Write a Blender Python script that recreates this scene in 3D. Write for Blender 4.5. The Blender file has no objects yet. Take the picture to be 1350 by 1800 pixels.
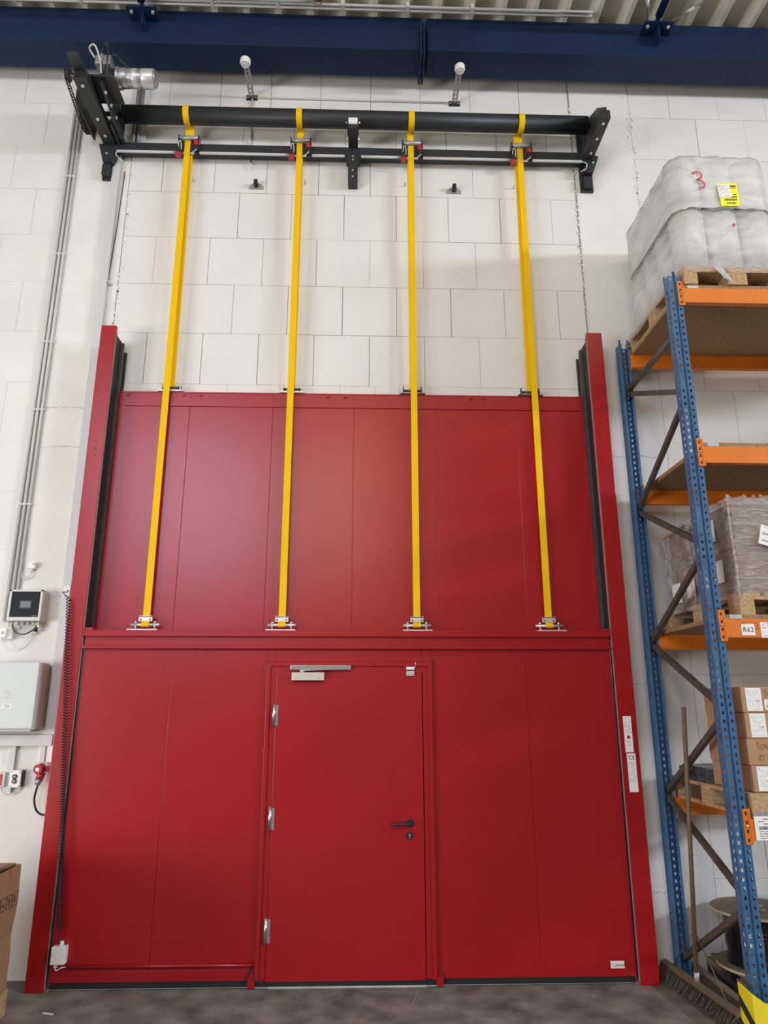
import bpy, bmesh, math, random
from mathutils import Vector, Matrix

random.seed(7)
SC = bpy.context.scene
COL = SC.collection
V = Vector

# ------------------------------------------------------------------ camera
CAM_H, CAM_D, YAW, PITCH, ROLL, FPX = 1.879, 5.801, 0.03138, 0.26634, -0.00051, 1247.19
CAM_O = V((0, -CAM_D, CAM_H))
_f = V((math.sin(YAW) * math.cos(PITCH), math.cos(YAW) * math.cos(PITCH), math.sin(PITCH)))
_r = V((math.cos(YAW), -math.sin(YAW), 0))
_u = _r.cross(_f)
_rt = math.cos(ROLL) * _r + math.sin(ROLL) * _u
_up = -math.sin(ROLL) * _r + math.cos(ROLL) * _u
cam = bpy.data.cameras.new('camera')
cam.sensor_fit = 'HORIZONTAL'
cam.sensor_width = 36
cam.lens = FPX / 1350 * 36
cam.clip_end = 200
camo = bpy.data.objects.new('camera', cam)
COL.objects.link(camo)
camo.matrix_world = Matrix(((_rt.x, _up.x, -_f.x, CAM_O.x), (_rt.y, _up.y, -_f.y, CAM_O.y),
                            (_rt.z, _up.z, -_f.z, CAM_O.z), (0, 0, 0, 1)))
SC.camera = camo


def _dir(px, py):
    return _rt * ((px - 675) / FPX) + _up * ((900 - py) / FPX) + _f


def W(px, py, y):
    d = _dir(px, py)
    return CAM_O + d * ((y - CAM_O.y) / d.y)


def WZ(px, py, z):
    d = _dir(px, py)
    return CAM_O + d * ((z - CAM_O.z) / d.z)


# ------------------------------------------------------------------ world, lights, exposure
world = bpy.data.worlds.new('world')
SC.world = world
world.use_nodes = True
bgn = world.node_tree.nodes['Background']
bgn.inputs[0].default_value = (1.0, 0.955, 0.86, 1)
bgn.inputs[1].default_value = 0.27


def area(name, loc, target, sx, sy, power, col):
    l = bpy.data.lights.new(name, 'AREA')
    l.shape = 'RECTANGLE'
    l.size, l.size_y = sx, sy
    l.energy = power
    l.color = col
    o = bpy.data.objects.new(name, l)
    COL.objects.link(o)
    o.location = loc
    o.rotation_euler = (V(target) - V(loc)).to_track_quat('-Z', 'Y').to_euler()
    return o


area('rooflight_strip', (-4.3, -10.8, 8.1), (-3.4, -5.0, 0.3), 3.8, 10.0, 1380, (0.74, 0.79, 1.0))
area('gable_window', (17.0, -9.5, 7.6), (0.0, 0.0, 6.0), 5.0, 1.2, 2600, (0.80, 0.88, 1.0))
area('hall_lamps', (-0.5, -11.0, 7.8), (-0.4, -4.0, 2.0), 1.5, 7.0, 340, (1.0, 0.80, 0.56))
area('rack_side_fill', (3.6, -4.5, 8.0), (3.2, -2.6, 0.0), 8.0, 0.35, 150, (1.0, 0.90, 0.74))  # added overhead fill, brightens the wall and rack on this side
area('open_side_gate', (-9.5, -7.5, 1.6), (-1.5, 0.0, 1.2), 5.0, 3.0, 880, (1.0, 0.975, 0.93))

area('yard_daylight', (0.0, 4.5, 4.0), (0.0, -0.2, 0.0), 6.0, 3.0, 900, (0.93, 0.97, 1.0))

SC.view_settings.view_transform = 'Standard'
SC.view_settings.look = 'None'
SC.view_settings.gamma = 1.0
SC.view_settings.use_curve_mapping = False
SC.view_settings.exposure = -0.42


# ------------------------------------------------------------------ materials
def mat(name, col, rough=0.5, metal=0.0, var=0.0, vscale=4.0, bump=0.0, bscale=60.0, spec=0.5, stretch=None, dark=None):
    m = bpy.data.materials.new(name)
    m.use_nodes = True
    nt = m.node_tree
    b = nt.nodes['Principled BSDF']
    b.inputs['Base Color'].default_value = (*col, 1)
    b.inputs['Roughness'].default_value = rough
    b.inputs['Metallic'].default_value = metal
    b.inputs['Specular IOR Level'].default_value = spec
    vec = None
    if var or bump:
        g = nt.nodes.new('ShaderNodeNewGeometry')
        vec = g.outputs['Position']
        if stretch:
            mp = nt.nodes.new('ShaderNodeMapping')
            mp.inputs['Scale'].default_value = stretch
            nt.links.new(vec, mp.inputs['Vector'])
            vec = mp.outputs['Vector']
    if var:
        n = nt.nodes.new('ShaderNodeTexNoise')
        n.inputs['Scale'].default_value = vscale
        n.inputs['Detail'].default_value = 6
        nt.links.new(vec, n.inputs['Vector'])
        r = nt.nodes.new('ShaderNodeValToRGB')
        d = dark or tuple(c * (1 - var) for c in col)
        r.color_ramp.elements[0].position = 0.33
        r.color_ramp.elements[0].color = (*d, 1)
        r.color_ramp.elements[1].position = 0.67
        r.color_ramp.elements[1].color = (*(min(1, c * (1 + var * 0.35)) for c in col), 1)
        nt.links.new(n.outputs['Fac'], r.inputs['Fac'])
        nt.links.new(r.outputs['Color'], b.inputs['Base Color'])
    if bump:
        n2 = nt.nodes.new('ShaderNodeTexNoise')
        n2.inputs['Scale'].default_value = bscale
        n2.inputs['Detail'].default_value = 4
        nt.links.new(vec, n2.inputs['Vector'])
        bp = nt.nodes.new('ShaderNodeBump')
        bp.inputs['Strength'].default_value = bump
        bp.inputs['Distance'].default_value = 0.01
        nt.links.new(n2.outputs['Fac'], bp.inputs['Height'])
        nt.links.new(bp.outputs['Normal'], b.inputs['Normal'])
    return m


def speckle(m, scale, thresh, col, mask_scale=1.2, mask=(0.5, 0.62)):
    """small pits with a shape of their own, scattered in patches"""
    nt = m.node_tree
    b = nt.nodes['Principled BSDF']
    src = b.inputs['Base Color'].links[0].from_socket if b.inputs['Base Color'].links else None
    g = nt.nodes.new('ShaderNodeNewGeometry')
    v = nt.nodes.new('ShaderNodeTexVoronoi')
    v.inputs['Scale'].default_value = scale
    nt.links.new(g.outputs['Position'], v.inputs['Vector'])
    lt = nt.nodes.new('ShaderNodeMath')
    lt.operation = 'LESS_THAN'
    lt.inputs[1].default_value = thresh
    nt.links.new(v.outputs['Distance'], lt.inputs[0])
    n = nt.nodes.new('ShaderNodeTexNoise')
    n.inputs['Scale'].default_value = mask_scale
    nt.links.new(g.outputs['Position'], n.inputs['Vector'])
    mr = nt.nodes.new('ShaderNodeMapRange')
    mr.inputs['From Min'].default_value, mr.inputs['From Max'].default_value = mask
    nt.links.new(n.outputs['Fac'], mr.inputs['Value'])
    mul = nt.nodes.new('ShaderNodeMath')
    mul.operation = 'MULTIPLY'
    nt.links.new(lt.outputs[0], mul.inputs[0])
    nt.links.new(mr.outputs[0], mul.inputs[1])
    mx = nt.nodes.new('ShaderNodeMix')
    mx.data_type = 'RGBA'
    nt.links.new(mul.outputs[0], mx.inputs['Factor'])
    if src:
        nt.links.new(src, mx.inputs['A'])
    else:
        mx.inputs['A'].default_value = b.inputs['Base Color'].default_value
    mx.inputs['B'].default_value = (*col, 1)
    nt.links.new(mx.outputs['Result'], b.inputs['Base Color'])


def film(name, fac, col=(0.86, 0.86, 0.85), stretch=(6, 6, 40), bump=0.5):
    m = bpy.data.materials.new(name)
    m.use_nodes = True
    nt = m.node_tree
    b = nt.nodes['Principled BSDF']
    out = nt.nodes['Material Output']
    b.inputs['Base Color'].default_value = (*col, 1)
    b.inputs['Roughness'].default_value = 0.22
    g = nt.nodes.new('ShaderNodeNewGeometry')
    mp = nt.nodes.new('ShaderNodeMapping')
    mp.inputs['Scale'].default_value = stretch
    n = nt.nodes.new('ShaderNodeTexNoise')
    n.inputs['Scale'].default_value = 1.0
    n.inputs['Detail'].default_value = 5
    n.inputs['Distortion'].default_value = 1.2
    bp = nt.nodes.new('ShaderNodeBump')
    bp.inputs['Strength'].default_value = bump
    bp.inputs['Distance'].default_value = 0.02
    nt.links.new(g.outputs['Position'], mp.inputs['Vector'])
    nt.links.new(mp.outputs['Vector'], n.inputs['Vector'])
    nt.links.new(n.outputs['Fac'], bp.inputs['Height'])
    nt.links.new(bp.outputs['Normal'], b.inputs['Normal'])
    t = nt.nodes.new('ShaderNodeBsdfTransparent')
    mr = nt.nodes.new('ShaderNodeMapRange')
    mr.inputs['From Min'].default_value, mr.inputs['From Max'].default_value = 0.3, 0.7
    mr.inputs['To Min'].default_value, mr.inputs['To Max'].default_value = max(0, fac - 0.14), min(1, fac + 0.16)
    nt.links.new(n.outputs['Fac'], mr.inputs['Value'])
    mx = nt.nodes.new('ShaderNodeMixShader')
    nt.links.new(mr.outputs[0], mx.inputs['Fac'])
    nt.links.new(t.outputs[0], mx.inputs[1])
    nt.links.new(b.outputs[0], mx.inputs[2])
    nt.links.new(mx.outputs[0], out.inputs['Surface'])
    return m


M = dict(
    wall=mat('wall_paint', (0.745, 0.730, 0.690), 0.75, var=0.05, vscale=1.6, bump=0.12, bscale=90),
    joint=mat('wall_joint', (0.34, 0.335, 0.32), 0.9),
    pier=mat('pier_plaster', (0.760, 0.748, 0.710), 0.8, var=0.07, vscale=2.2, bump=0.25, bscale=45),
    floor=mat('floor_concrete', (0.200, 0.186, 0.168), 0.75, var=0.55, vscale=4.5, bump=0.10, bscale=30),
    deck=mat('roof_deck', (0.80, 0.76, 0.64), 0.55, var=0.10, vscale=0.8),
    blue=mat('blue_steel', (0.006, 0.021, 0.066), 0.5, var=0.25, vscale=1.3, spec=0.25),
    red=mat('red_paint', (0.335, 0.0060, 0.0105), 0.28, var=0.07, vscale=0.9, bump=0.012, bscale=5, spec=0.52),
    anth=mat('anthracite_steel', (0.022, 0.025, 0.028), 0.48, var=0.15, vscale=5),
    black=mat('black_rubber', (0.012, 0.012, 0.012), 0.6),
    track=mat('track_steel', (0.075, 0.070, 0.066), 0.45, metal=0.4, var=0.3, vscale=20),
    brush=mat('track_brush', (0.30, 0.25, 0.20), 0.9),
    yellow=mat('yellow_webbing', (0.86, 0.53, 0.004), 0.7, bump=0.25, bscale=500, spec=0.15),
    zinc=mat('zinc_steel', (0.66, 0.66, 0.64), 0.36, metal=0.55, var=0.12, vscale=30),
    galv=mat('galvanised', (0.42, 0.43, 0.43), 0.5, metal=0.6, var=0.15, vscale=25),
    chrome=mat('chrome', (0.8, 0.8, 0.8), 0.2, metal=1.0),
    silver=mat('silver_plastic', (0.62, 0.60, 0.50), 0.35, metal=0.5),
    alu=mat('motor_aluminium', (0.46, 0.46, 0.46), 0.38, metal=0.75, var=0.12, vscale=25),
    redplast=mat('red_plastic', (0.40, 0.03, 0.04), 0.4),
    grey=mat('grey_pvc', (0.60, 0.60, 0.59), 0.45),
    trunk=mat('trunking_pvc', (0.58, 0.59, 0.59), 0.42),
    white=mat('white_plastic', (0.82, 0.82, 0.79), 0.35),
    box=mat('enclosure_grey', (0.60, 0.61, 0.59), 0.42),
    invg=mat('inverter_panel', (0.56, 0.59, 0.58), 0.4),
    dark=mat('dark_plastic', (0.02, 0.021, 0.023), 0.35),
    smoke=mat('smoked_window', (0.03, 0.032, 0.036), 0.08),
    screen=mat('lcd_grey', (0.16, 0.17, 0.19), 0.3),
    paper=mat('paper', (0.84, 0.84, 0.82), 0.6),
    lemon=mat('neon_paper', (0.85, 0.86, 0.01), 0.55),
    ink=mat('ink', (0.03, 0.03, 0.03), 0.6),
    inkgrey=mat('ink_grey', (0.35, 0.35, 0.36), 0.6),
    pencil=mat('marker_brown', (0.16, 0.08, 0.035), 0.6),
    redink=mat('red_marker', (0.55, 0.015, 0.07), 0.5),
    rack=mat('rack_blue', (0.045, 0.132, 0.262), 0.42, var=0.22, vscale=14),
    orange=mat('rack_orange', (0.72, 0.185, 0.012), 0.42, var=0.10, vscale=6),
    brace=mat('brace_steel', (0.11, 0.10, 0.085), 0.5, metal=0.35, var=0.3, vscale=12),
    chip=mat('chipboard', (0.34, 0.21, 0.10), 0.8, var=0.35, vscale=55, bump=0.3, bscale=120),
    wood=mat('pallet_wood', (0.50, 0.33, 0.17), 0.75, var=0.30, vscale=4, stretch=(14, 2, 14), bump=0.2, bscale=12),
    woodold=mat('old_wood', (0.20, 0.155, 0.11), 0.8, var=0.35, vscale=4, stretch=(14, 2, 14), bump=0.25, bscale=12),
    cardl=mat('cardboard_tall', (0.335, 0.195, 0.105), 0.75, var=0.08, vscale=5),
    card=mat('cardboard', (0.42, 0.25, 0.125), 0.75, var=0.07, vscale=5),
    cardp=mat('cardboard_purple', (0.22, 0.135, 0.10), 0.75, var=0.12, vscale=5),
    tape=mat('brown_tape', (0.33, 0.16, 0.06), 0.3),
    roll=mat('roll_white', (0.70, 0.71, 0.71), 0.45, var=0.06, vscale=3, stretch=(2, 2, 30)),
    broomwood=mat('broom_handle', (0.16, 0.115, 0.07), 0.6, var=0.3, vscale=6, stretch=(20, 20, 2)),
    bristle=mat('bristle', (0.085, 0.066, 0.052), 0.85, var=0.5, vscale=60),
    hazard=mat('hazard_yellow', (0.83, 0.70, 0.01), 0.45, var=0.08, vscale=8),
    drumwood=mat('drum_flange', (0.20, 0.16, 0.11), 0.75, var=0.2, vscale=7),
    drumedge=mat('drum_edge', (0.50, 0.38, 0.22), 0.75),
    drumfilm=mat('black_film', (0.006, 0.006, 0.007), 0.18, bump=0.8, bscale=14, stretch=(1, 1, 6)),
    greyfoam=mat('black_foil', (0.10, 0.10, 0.105), 0.25, var=0.75, vscale=7, bump=0.5, bscale=18),
)
speckle(M['pier'], 26, 0.10, (0.30, 0.29, 0.27), 0.9, (0.52, 0.62))
speckle(M['wall'], 9, 0.018, (0.35, 0.34, 0.32), 0.8, (0.5, 0.6))
speckle(M['floor'], 16, 0.10, (0.30, 0.28, 0.26), 1.3, (0.50, 0.60))
M['film'] = film('stretch_film', 0.42, (0.78, 0.78, 0.77), (3, 3, 9), 0.25)
M['filmclear'] = film('stretch_film_clear', 0.27, (0.80, 0.76, 0.72), (10, 10, 60), 0.9)
M['filmmid'] = film('stretch_film_upper', 0.60, (0.77, 0.78, 0.78), (3, 3, 8), 0.3)


# ------------------------------------------------------------------ geometry helpers
def box(bm, x0, x1, y0, y1, z0, z1):
    if x0 > x1: x0, x1 = x1, x0
    if y0 > y1: y0, y1 = y1, y0
    if z0 > z1: z0, z1 = z1, z0
    vs = [bm.verts.new((x, y, z)) for z in (z0, z1) for y in (y0, y1) for x in (x0, x1)]
    for q in ((0, 2, 3, 1), (4, 5, 7, 6), (0, 1, 5, 4), (2, 6, 7, 3), (0, 4, 6, 2), (1, 3, 7, 5)):
        bm.faces.new([vs[i] for i in q])


def obox(bm, c, ax, ay, az):
    """box from centre and three half-axis vectors"""
    c, ax, ay, az = V(c), V(ax), V(ay), V(az)
    vs = [bm.verts.new(c + ax * i + ay * j + az * k) for k in (-1, 1) for j in (-1, 1) for i in (-1, 1)]
    for q in ((0, 2, 3, 1), (4, 5, 7, 6), (0, 1, 5, 4), (2, 6, 7, 3), (0, 4, 6, 2), (1, 3, 7, 5)):
        bm.faces.new([vs[i] for i in q])


def frame_of(d):
    d = d.normalized()
    a = V((0, 0, 1)) if abs(d.z) < 0.9 else V((1, 0, 0))
    u = d.cross(a).normalized()
    return u, d.cross(u).normalized()


def cyl(bm, p0, p1, r0, r1=None, seg=16, caps=True):
    p0, p1 = V(p0), V(p1)
    r1 = r0 if r1 is None else r1
    u, v = frame_of(p1 - p0)
    ra, rb = [], []
    for i in range(seg):
        a = 2 * math.pi * i / seg
        d = u * math.cos(a) + v * math.sin(a)
        ra.append(bm.verts.new(p0 + d * r0))
        rb.append(bm.verts.new(p1 + d * r1))
    for i in range(seg):
        f = bm.faces.new((ra[i], ra[(i + 1) % seg], rb[(i + 1) % seg], rb[i]))
        f.smooth = True
    if caps:
        bm.faces.new(list(reversed(ra)))
        bm.faces.new(rb)


def tube(bm, pts, r, seg=8):
    pts = [V(p) for p in pts]
    rings = []
    u = None
    for i, p in enumerate(pts):
        d = (pts[min(i + 1, len(pts) - 1)] - pts[max(i - 1, 0)]).normalized()
        if u is None:
            u, v = frame_of(d)
        else:
            u = (u - d * u.dot(d)).normalized()
            v = d.cross(u)
        rings.append([bm.verts.new(p + (u * math.cos(2 * math.pi * k / seg) + v * math.sin(2 * math.pi * k / seg)) * r) for k in range(seg)])
    for a, b in zip(rings, rings[1:]):
        for k in range(seg):
            f = bm.faces.new((a[k], a[(k + 1) % seg], b[(k + 1) % seg], b[k]))
            f.smooth = True
    bm.faces.new(list(reversed(rings[0])))
    bm.faces.new(rings[-1])


def spline(pts, n=8):
    pts = [V(p) for p in pts]
    out = []
    for i in range(len(pts) - 1):
        p0, p1, p2, p3 = pts[max(i - 1, 0)], pts[i], pts[i + 1], pts[min(i + 2, len(pts) - 1)]
        for k in range(n):
            t = k / n
            out.append(0.5 * ((2 * p1) + (p2 - p0) * t + (2 * p0 - 5 * p1 + 4 * p2 - p3) * t * t + (3 * p1 - p0 - 3 * p2 + p3) * t ** 3))
    out.append(pts[-1])
    return out


def prism(bm, poly, vec):
    vec = V(vec)
    a = [bm.verts.new(V(p)) for p in poly]
    b = [bm.verts.new(V(p) + vec) for p in poly]
    bm.faces.new(list(reversed(a)))
    bm.faces.new(b)
    n = len(a)
    for i in range(n):
        bm.faces.new((a[i], a[(i + 1) % n], b[(i + 1) % n], b[i]))


def strip(bm, pts, w, t, wd):
    """flat band along points; wd = width direction, t = thickness"""
    pts = [V(p) for p in pts]
    wd = V(wd).normalized()
    rings = []
    for i, p in enumerate(pts):
        d = (pts[min(i + 1, len(pts) - 1)] - pts[max(i - 1, 0)]).normalized()
        n = wd.cross(d).normalized()
        rings.append([bm.verts.new(p + wd * (w / 2 * a) + n * (t / 2 * b)) for a, b in ((-1, -1), (1, -1), (1, 1), (-1, 1))])
    for a, b in zip(rings, rings[1:]):
        for k in range(4):
            bm.faces.new((a[k], a[(k + 1) % 4], b[(k + 1) % 4], b[k]))
    bm.faces.new(list(reversed(rings[0])))
    bm.faces.new(rings[-1])


ORG = {}


def build(name, bm, m, parent=None, bevel=0.0):
    if isinstance(bm, bpy.types.Mesh):
        me = bm
    else:
        bmesh.ops.recalc_face_normals(bm, faces=bm.faces)
        if bevel:
            bmesh.ops.bevel(bm, geom=[e for e in bm.edges if len(e.link_faces) == 2 and e.calc_face_angle(0) > 0.7],
                            offset=bevel, segments=2, profile=0.6, affect='EDGES', clamp_overlap=True)
        if parent is not None:
            org = ORG[parent]
        else:
            xs = [v.co for v in bm.verts]
            org = V(((min(c.x for c in xs) + max(c.x for c in xs)) / 2, (min(c.y for c in xs) + max(c.y for c in xs)) / 2, min(c.z for c in xs)))
        for v in bm.verts:
            v.co -= org
        me = bpy.data.meshes.new(name)
        bm.to_mesh(me)
        bm.free()
    mats = m if isinstance(m, (list, tuple)) else [m]
    for x in mats:
        me.materials.append(M[x] if isinstance(x, str) else x)
    o = bpy.data.objects.new(name, me)
    COL.objects.link(o)
    if parent is not None:
        o.parent = parent
        ORG[o] = ORG[parent]
    else:
        o.location = org
        ORG[o] = org
    return o


def B():
    return bmesh.new()


def bx(name, m, parent, x0, x1, y0, y1, z0, z1, bevel=0.0):
    bm = B()
    box(bm, x0, x1, y0, y1, z0, z1)
    return build(name, bm, m, parent, bevel)


def cy(name, m, parent, p0, p1, r0, r1=None, seg=16, bevel=0.0):
    bm = B()
    cyl(bm, p0, p1, r0, r1, seg)
    return build(name, bm, m, parent, bevel)


def tb(name, m, parent, pts, r, seg=8, n=8):
    bm = B()
    tube(bm, spline(pts, n) if n else pts, r, seg)
    return build(name, bm, m, parent)


def tag(o, label, cat, group=None, kind=None):
    o['label'] = label
    if cat: o['category'] = cat
    if group: o['group'] = group
    if kind: o['kind'] = kind
    return o


def thing(name, label, cat, loc, group=None, kind=None):
    o = bpy.data.objects.new(name, None)
    o.empty_display_size = 0.1
    COL.objects.link(o)
    o.location = V(loc)
    ORG[o] = V(loc)
    return tag(o, label, cat, group, kind)


def lettering(name, s, size, origin, u, v, m, parent, lift=0.0012):
    """flat letters: origin = lower-left corner of the text, u = reading direction, v = up"""
    cu = bpy.data.curves.new(name, 'FONT')
    cu.body = s
    cu.size = size
    cu.resolution_u = 2
    to = bpy.data.objects.new(name, cu)
    COL.objects.link(to)
    bpy.context.view_layer.update()
    me = bpy.data.meshes.new_from_object(to.evaluated_get(bpy.context.evaluated_depsgraph_get()))
    COL.objects.unlink(to)
    bpy.data.objects.remove(to)
    u, v = V(u).normalized(), V(v).normalized()
    n = u.cross(v)
    o3 = V(origin) + n * lift
    for vt in me.vertices:
        vt.co = o3 + u * vt.co.x + v * vt.co.y - ORG[parent]
    me.materials.clear()
    return build(name, me, m, parent)


def stroke(name, paths, w, origin, u, v, m, parent, lift=0.0015):
    """hand-drawn strokes as thin flat bands; paths = lists of (a, b) in metres along u and v"""
    u, v = V(u).normalized(), V(v).normalized()
    n = u.cross(v)
    bm = B()
    for p in paths:
        pts = spline([V((a, b, 0)) for a, b in p], 6)
        rows = []
        for i, q in enumerate(pts):
            d = (pts[min(i + 1, len(pts) - 1)] - pts[max(i - 1, 0)])
            d = V((d.x, d.y, 0)).normalized()
            s = V((-d.y, d.x, 0)) * w / 2
            rows.append([bm.verts.new(V(origin) + u * (q.x + s.x * k) + v * (q.y + s.y * k) + n * lift) for k in (-1, 1)])
        for a, b in zip(rows, rows[1:]):
            bm.faces.new((a[0], b[0], b[1], a[1]))
    return build(name, bm, m, parent)


def sheet(name, m, parent, c, u, v, w, h, lines=None, ink='ink', t=0.0010):
    """a thin sheet of paper centred at c with printed lines; lines = (a, b, w, h) as shares of the sheet, a from the left, b from the top"""
    u, v = V(u).normalized(), V(v).normalized()
    n = u.cross(v)
    c = V(c)
    bm = B()
    obox(bm, c + n * t / 2, u * w / 2, v * h / 2, n * t / 2)
    o = build(name, bm, m, parent)
    if lines:
        bm = B()
        for a, b, lw, lh in lines:
            p = c + u * (a - 0.5) * w + v * (0.5 - b) * h + n * (t + 0.0006)
            q = [p, p - v * lh * h, p - v * lh * h + u * lw * w, p + u * lw * w]
            bm.faces.new([bm.verts.new(x) for x in q])
        build('print', bm, ink, o)
    return o


def rows_of_text(rng, y0, y1, n, x0=0.08, x1=0.92, h=0.018):
    out = []
    for i in range(n):
        y = y0 + (y1 - y0) * i / max(1, n - 1)
        x = x0
        while x < x1 - 0.08:
            w = rng.uniform(0.06, 0.22)
            if rng.random() < 0.75:
                out.append((x, y, min(w, x1 - x), h))
            x += w + 0.03
    return out


def barcode(rng, x0, x1, y, h):
    out = []
    x = x0
    while x < x1:
        w = rng.choice((0.008, 0.014, 0.02))
        out.append((x, y, w, h))
        x += w + rng.choice((0.008, 0.013))
    return out


UX, UY, UZ = V((1, 0, 0)), V((0, 1, 0)), V((0, 0, 1))

# ================================================================== THE HALL
bm = B()
box(bm, -9, 10, -16, 3.5, -0.12, 0)
tag(build('floor', bm, 'floor'), 'stained grey concrete hall floor', 'floor', kind='structure')
# curved scratch swept into the concrete by the door leaf
bm = B()
hx, hy = -0.655, -0.16
for rr, wd in ((1.062, 0.006), (1.085, 0.004)):
    pts = [V((hx + rr * math.cos(a), hy - rr * math.sin(a), 0.0012)) for a in [0.10 + 0.03 * i for i in range(26)]]
    rw = []
    for i, p in enumerate(pts):
        d = (p - V((hx, hy, 0.0012))).normalized() * wd / 2
        rw.append((bm.verts.new(p - d), bm.verts.new(p + d)))
    for a, b in zip(rw, rw[1:]):
        bm.faces.new((a[0], b[0], b[1], a[1]))
tag(build('floor_scratch', bm, mat('scratch', (0.30, 0.28, 0.26), 0.7)), 'pale curved scratch scraped into the concrete before the personnel door', 'scratch', kind='structure')

bm = B()
box(bm, -7, -2.1, 0.005, 0.30, 0, 8.9)
box(bm, 2.02, 8, 0.005, 0.30, 0, 8.9)
box(bm, -2.1, 2.02, 0.005, 0.30, 4.5, 8.9)
wall = tag(build('wall_back', bm, 'joint'), 'white painted masonry wall of large square blocks', 'wall', kind='structure')
ORG[wall] = wall.location.copy()


def wall_block(x0, x1, z0, z1, g=0.0016):
    a, b, c, d = (random.uniform(0.5, 1.5) * g for _ in range(4))
    if random.random() < 0.25: a *= 1.7
    y = random.uniform(-0.0012, 0.0012)
    bx('block', 'wall', wall, x0 + a, x1 - b, y, 0.02, z0 + c * 0.8, z1 - d * 0.8)


for xa, xb, ph, zlo, g in ((-5.3, -2.80, 0.08, 0.0, 0.0010), (-2.258, 2.052, 0.0, 4.62, 0.0022), (2.672, 5.4, 0.04, 0.0, 0.0016)):
    for k in range(-1, 18):
        z0, z1 = max(zlo, 0.12 + 0.5 * k), 0.62 + 0.5 * k
        if z1 <= zlo + 0.01: continue
        p = (0.05 if k % 2 else 0.30) + ph
        xs = [xa] + [p + 0.5 * n for n in range(-14, 14) if xa + 0.06 < p + 0.5 * n < xb - 0.06] + [xb]
        if xa < -2.5: xs = [x for x in xs if x > -4.9 or x == xa]
        gg = g * (0.55 if (xa < -2.5 and z0 < 4.0) else 1)
        for a, b in zip(xs, xs[1:]):
            wall_block(a, b, z0, z1, gg)
xs = [-2.258, -1.72, -1.2, -0.74, -0.21, 0.1, 0.32, 0.55, 1.04, 1.53, 1.75, 2.052]
for a, b in zip(xs, xs[1:]):
    wall_block(a, b, 4.50, 4.62, 0.0012)
bx('concrete_pier', 'pier', wall, -2.800, -2.262, -0.003, 0.02, 0, 8.8)
bx('concrete_pier', 'pier', wall, 2.066, 2.669, -0.003, 0.02, 0, 8.8)
# crumbled plaster along the pier joints
for jx, dx in ((-2.255, 0.05), (2.667, 0.045), (2.058, 0.03)):
    bm = B()
    rng = random.Random(int(jx * 100))
    for i in range(90):
        z = rng.uniform(4.7, 7.7)
        x = jx + rng.gauss(0, dx * 0.35)
        s = rng.uniform(0.003, 0.009)
        obox(bm, (x, -0.004, z), V((s, 0, rng.uniform(-s, s))), V((0, 0.003, 0)), V((rng.uniform(-s, s) * 0.6, 0, s * rng.uniform(0.8, 2.2))))
    o = build('plaster_crumb', bm, 'pier', wall)
    o['kind'] = 'stuff'
# cracks in the plaster of the piers
bm = B()
rng = random.Random(3)
for x0, x1, z in ((-2.78, -2.42, 4.38), (-2.78, -2.42, 4.02), (-2.62, -2.42, 2.73), (2.12, 2.66, 3.98), (2.12, 2.35, 2.05), (2.10, 2.34, 0.53)):
    n = 14
    pts = [V((x0 + (x1 - x0) * i / n, -0.0036, z + rng.gauss(0, 0.006))) for i in range(n + 1)]
    for a, b in zip(pts, pts[1:]):
        h = V((0, 0, rng.uniform(0.0008, 0.0028)))
        bm.faces.new([bm.verts.new(q) for q in (a - h, b - h, b + h, a + h)])
build('plaster_crack', bm, 'joint', wall)['kind'] = 'stuff'

# roof deck: trapezoidal sheet, ribs at right angles to the wall
bm = B()
prof = []
x = -8.0
while x < 9.0:
    prof += [(x, 8.36), (x + 0.045, 8.36), (x + 0.085, 8.50), (x + 0.27, 8.50)]
    x += 0.31
for (xa, za), (xb, zb) in zip(prof, prof[1:]):
    bm.faces.new([bm.verts.new(q) for q in ((xa, 0.3, za), (xb, 0.3, zb), (xb, -15, zb), (xa, -15, za))])
bmesh.ops.remove_doubles(bm, verts=bm.verts, dist=0.001)
tag(build('ceiling', bm, 'deck'), 'corrugated grey steel roof deck with deep ribs', 'ceiling', kind='structure')

# ------------------------------------------------------------------ blue eaves beam
def eaves_beam(x0, x1, label, end_x, side, gx):
    t = thing('steel_beam', label, 'beam', ((x0 + x1) / 2, -0.3, 7.9), 'blue beams along the eaves', 'structure')
    bm = B()
    box(bm, x0, x1, -0.455, -0.15, 7.90, 8.155)
    build('box_section', bm, 'blue', t, 0.006)
    bx('upper_chord', 'blue', t, x0, x1, -0.40, -0.18, 8.155, 8.355)
    bx('end_plate', 'blue', t, end_x, end_x + side * 0.02, -0.475, -0.135, 7.825, 8.235, 0.002)
    for y, z in ((-0.41, 7.862), (-0.31, 7.862), (-0.20, 7.862), (-0.465, 8.20), (-0.465, 8.02)):
        cy('bolt', 'blue', t, (end_x + side * 0.02, y, z), (end_x + side * 0.042, y, z), 0.014, seg=6)
    # horizontal gusset with the wind-bracing tube
    g = bx('gusset_plate', 'blue', t, gx - 0.14, gx + 0.14, -0.60, -0.40, 8.155, 8.168)
    bx('gusset_rib', 'blue', t, gx + 0.0, gx + 0.012, -0.56, -0.44, 8.02, 8.155)
    for s in (-1, 1):
        cy('bolt', 'zinc', t, (gx + s * 0.10, -0.555, 8.135), (gx + s * 0.10, -0.555, 8.155), 0.016, seg=6)
    return t


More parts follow.
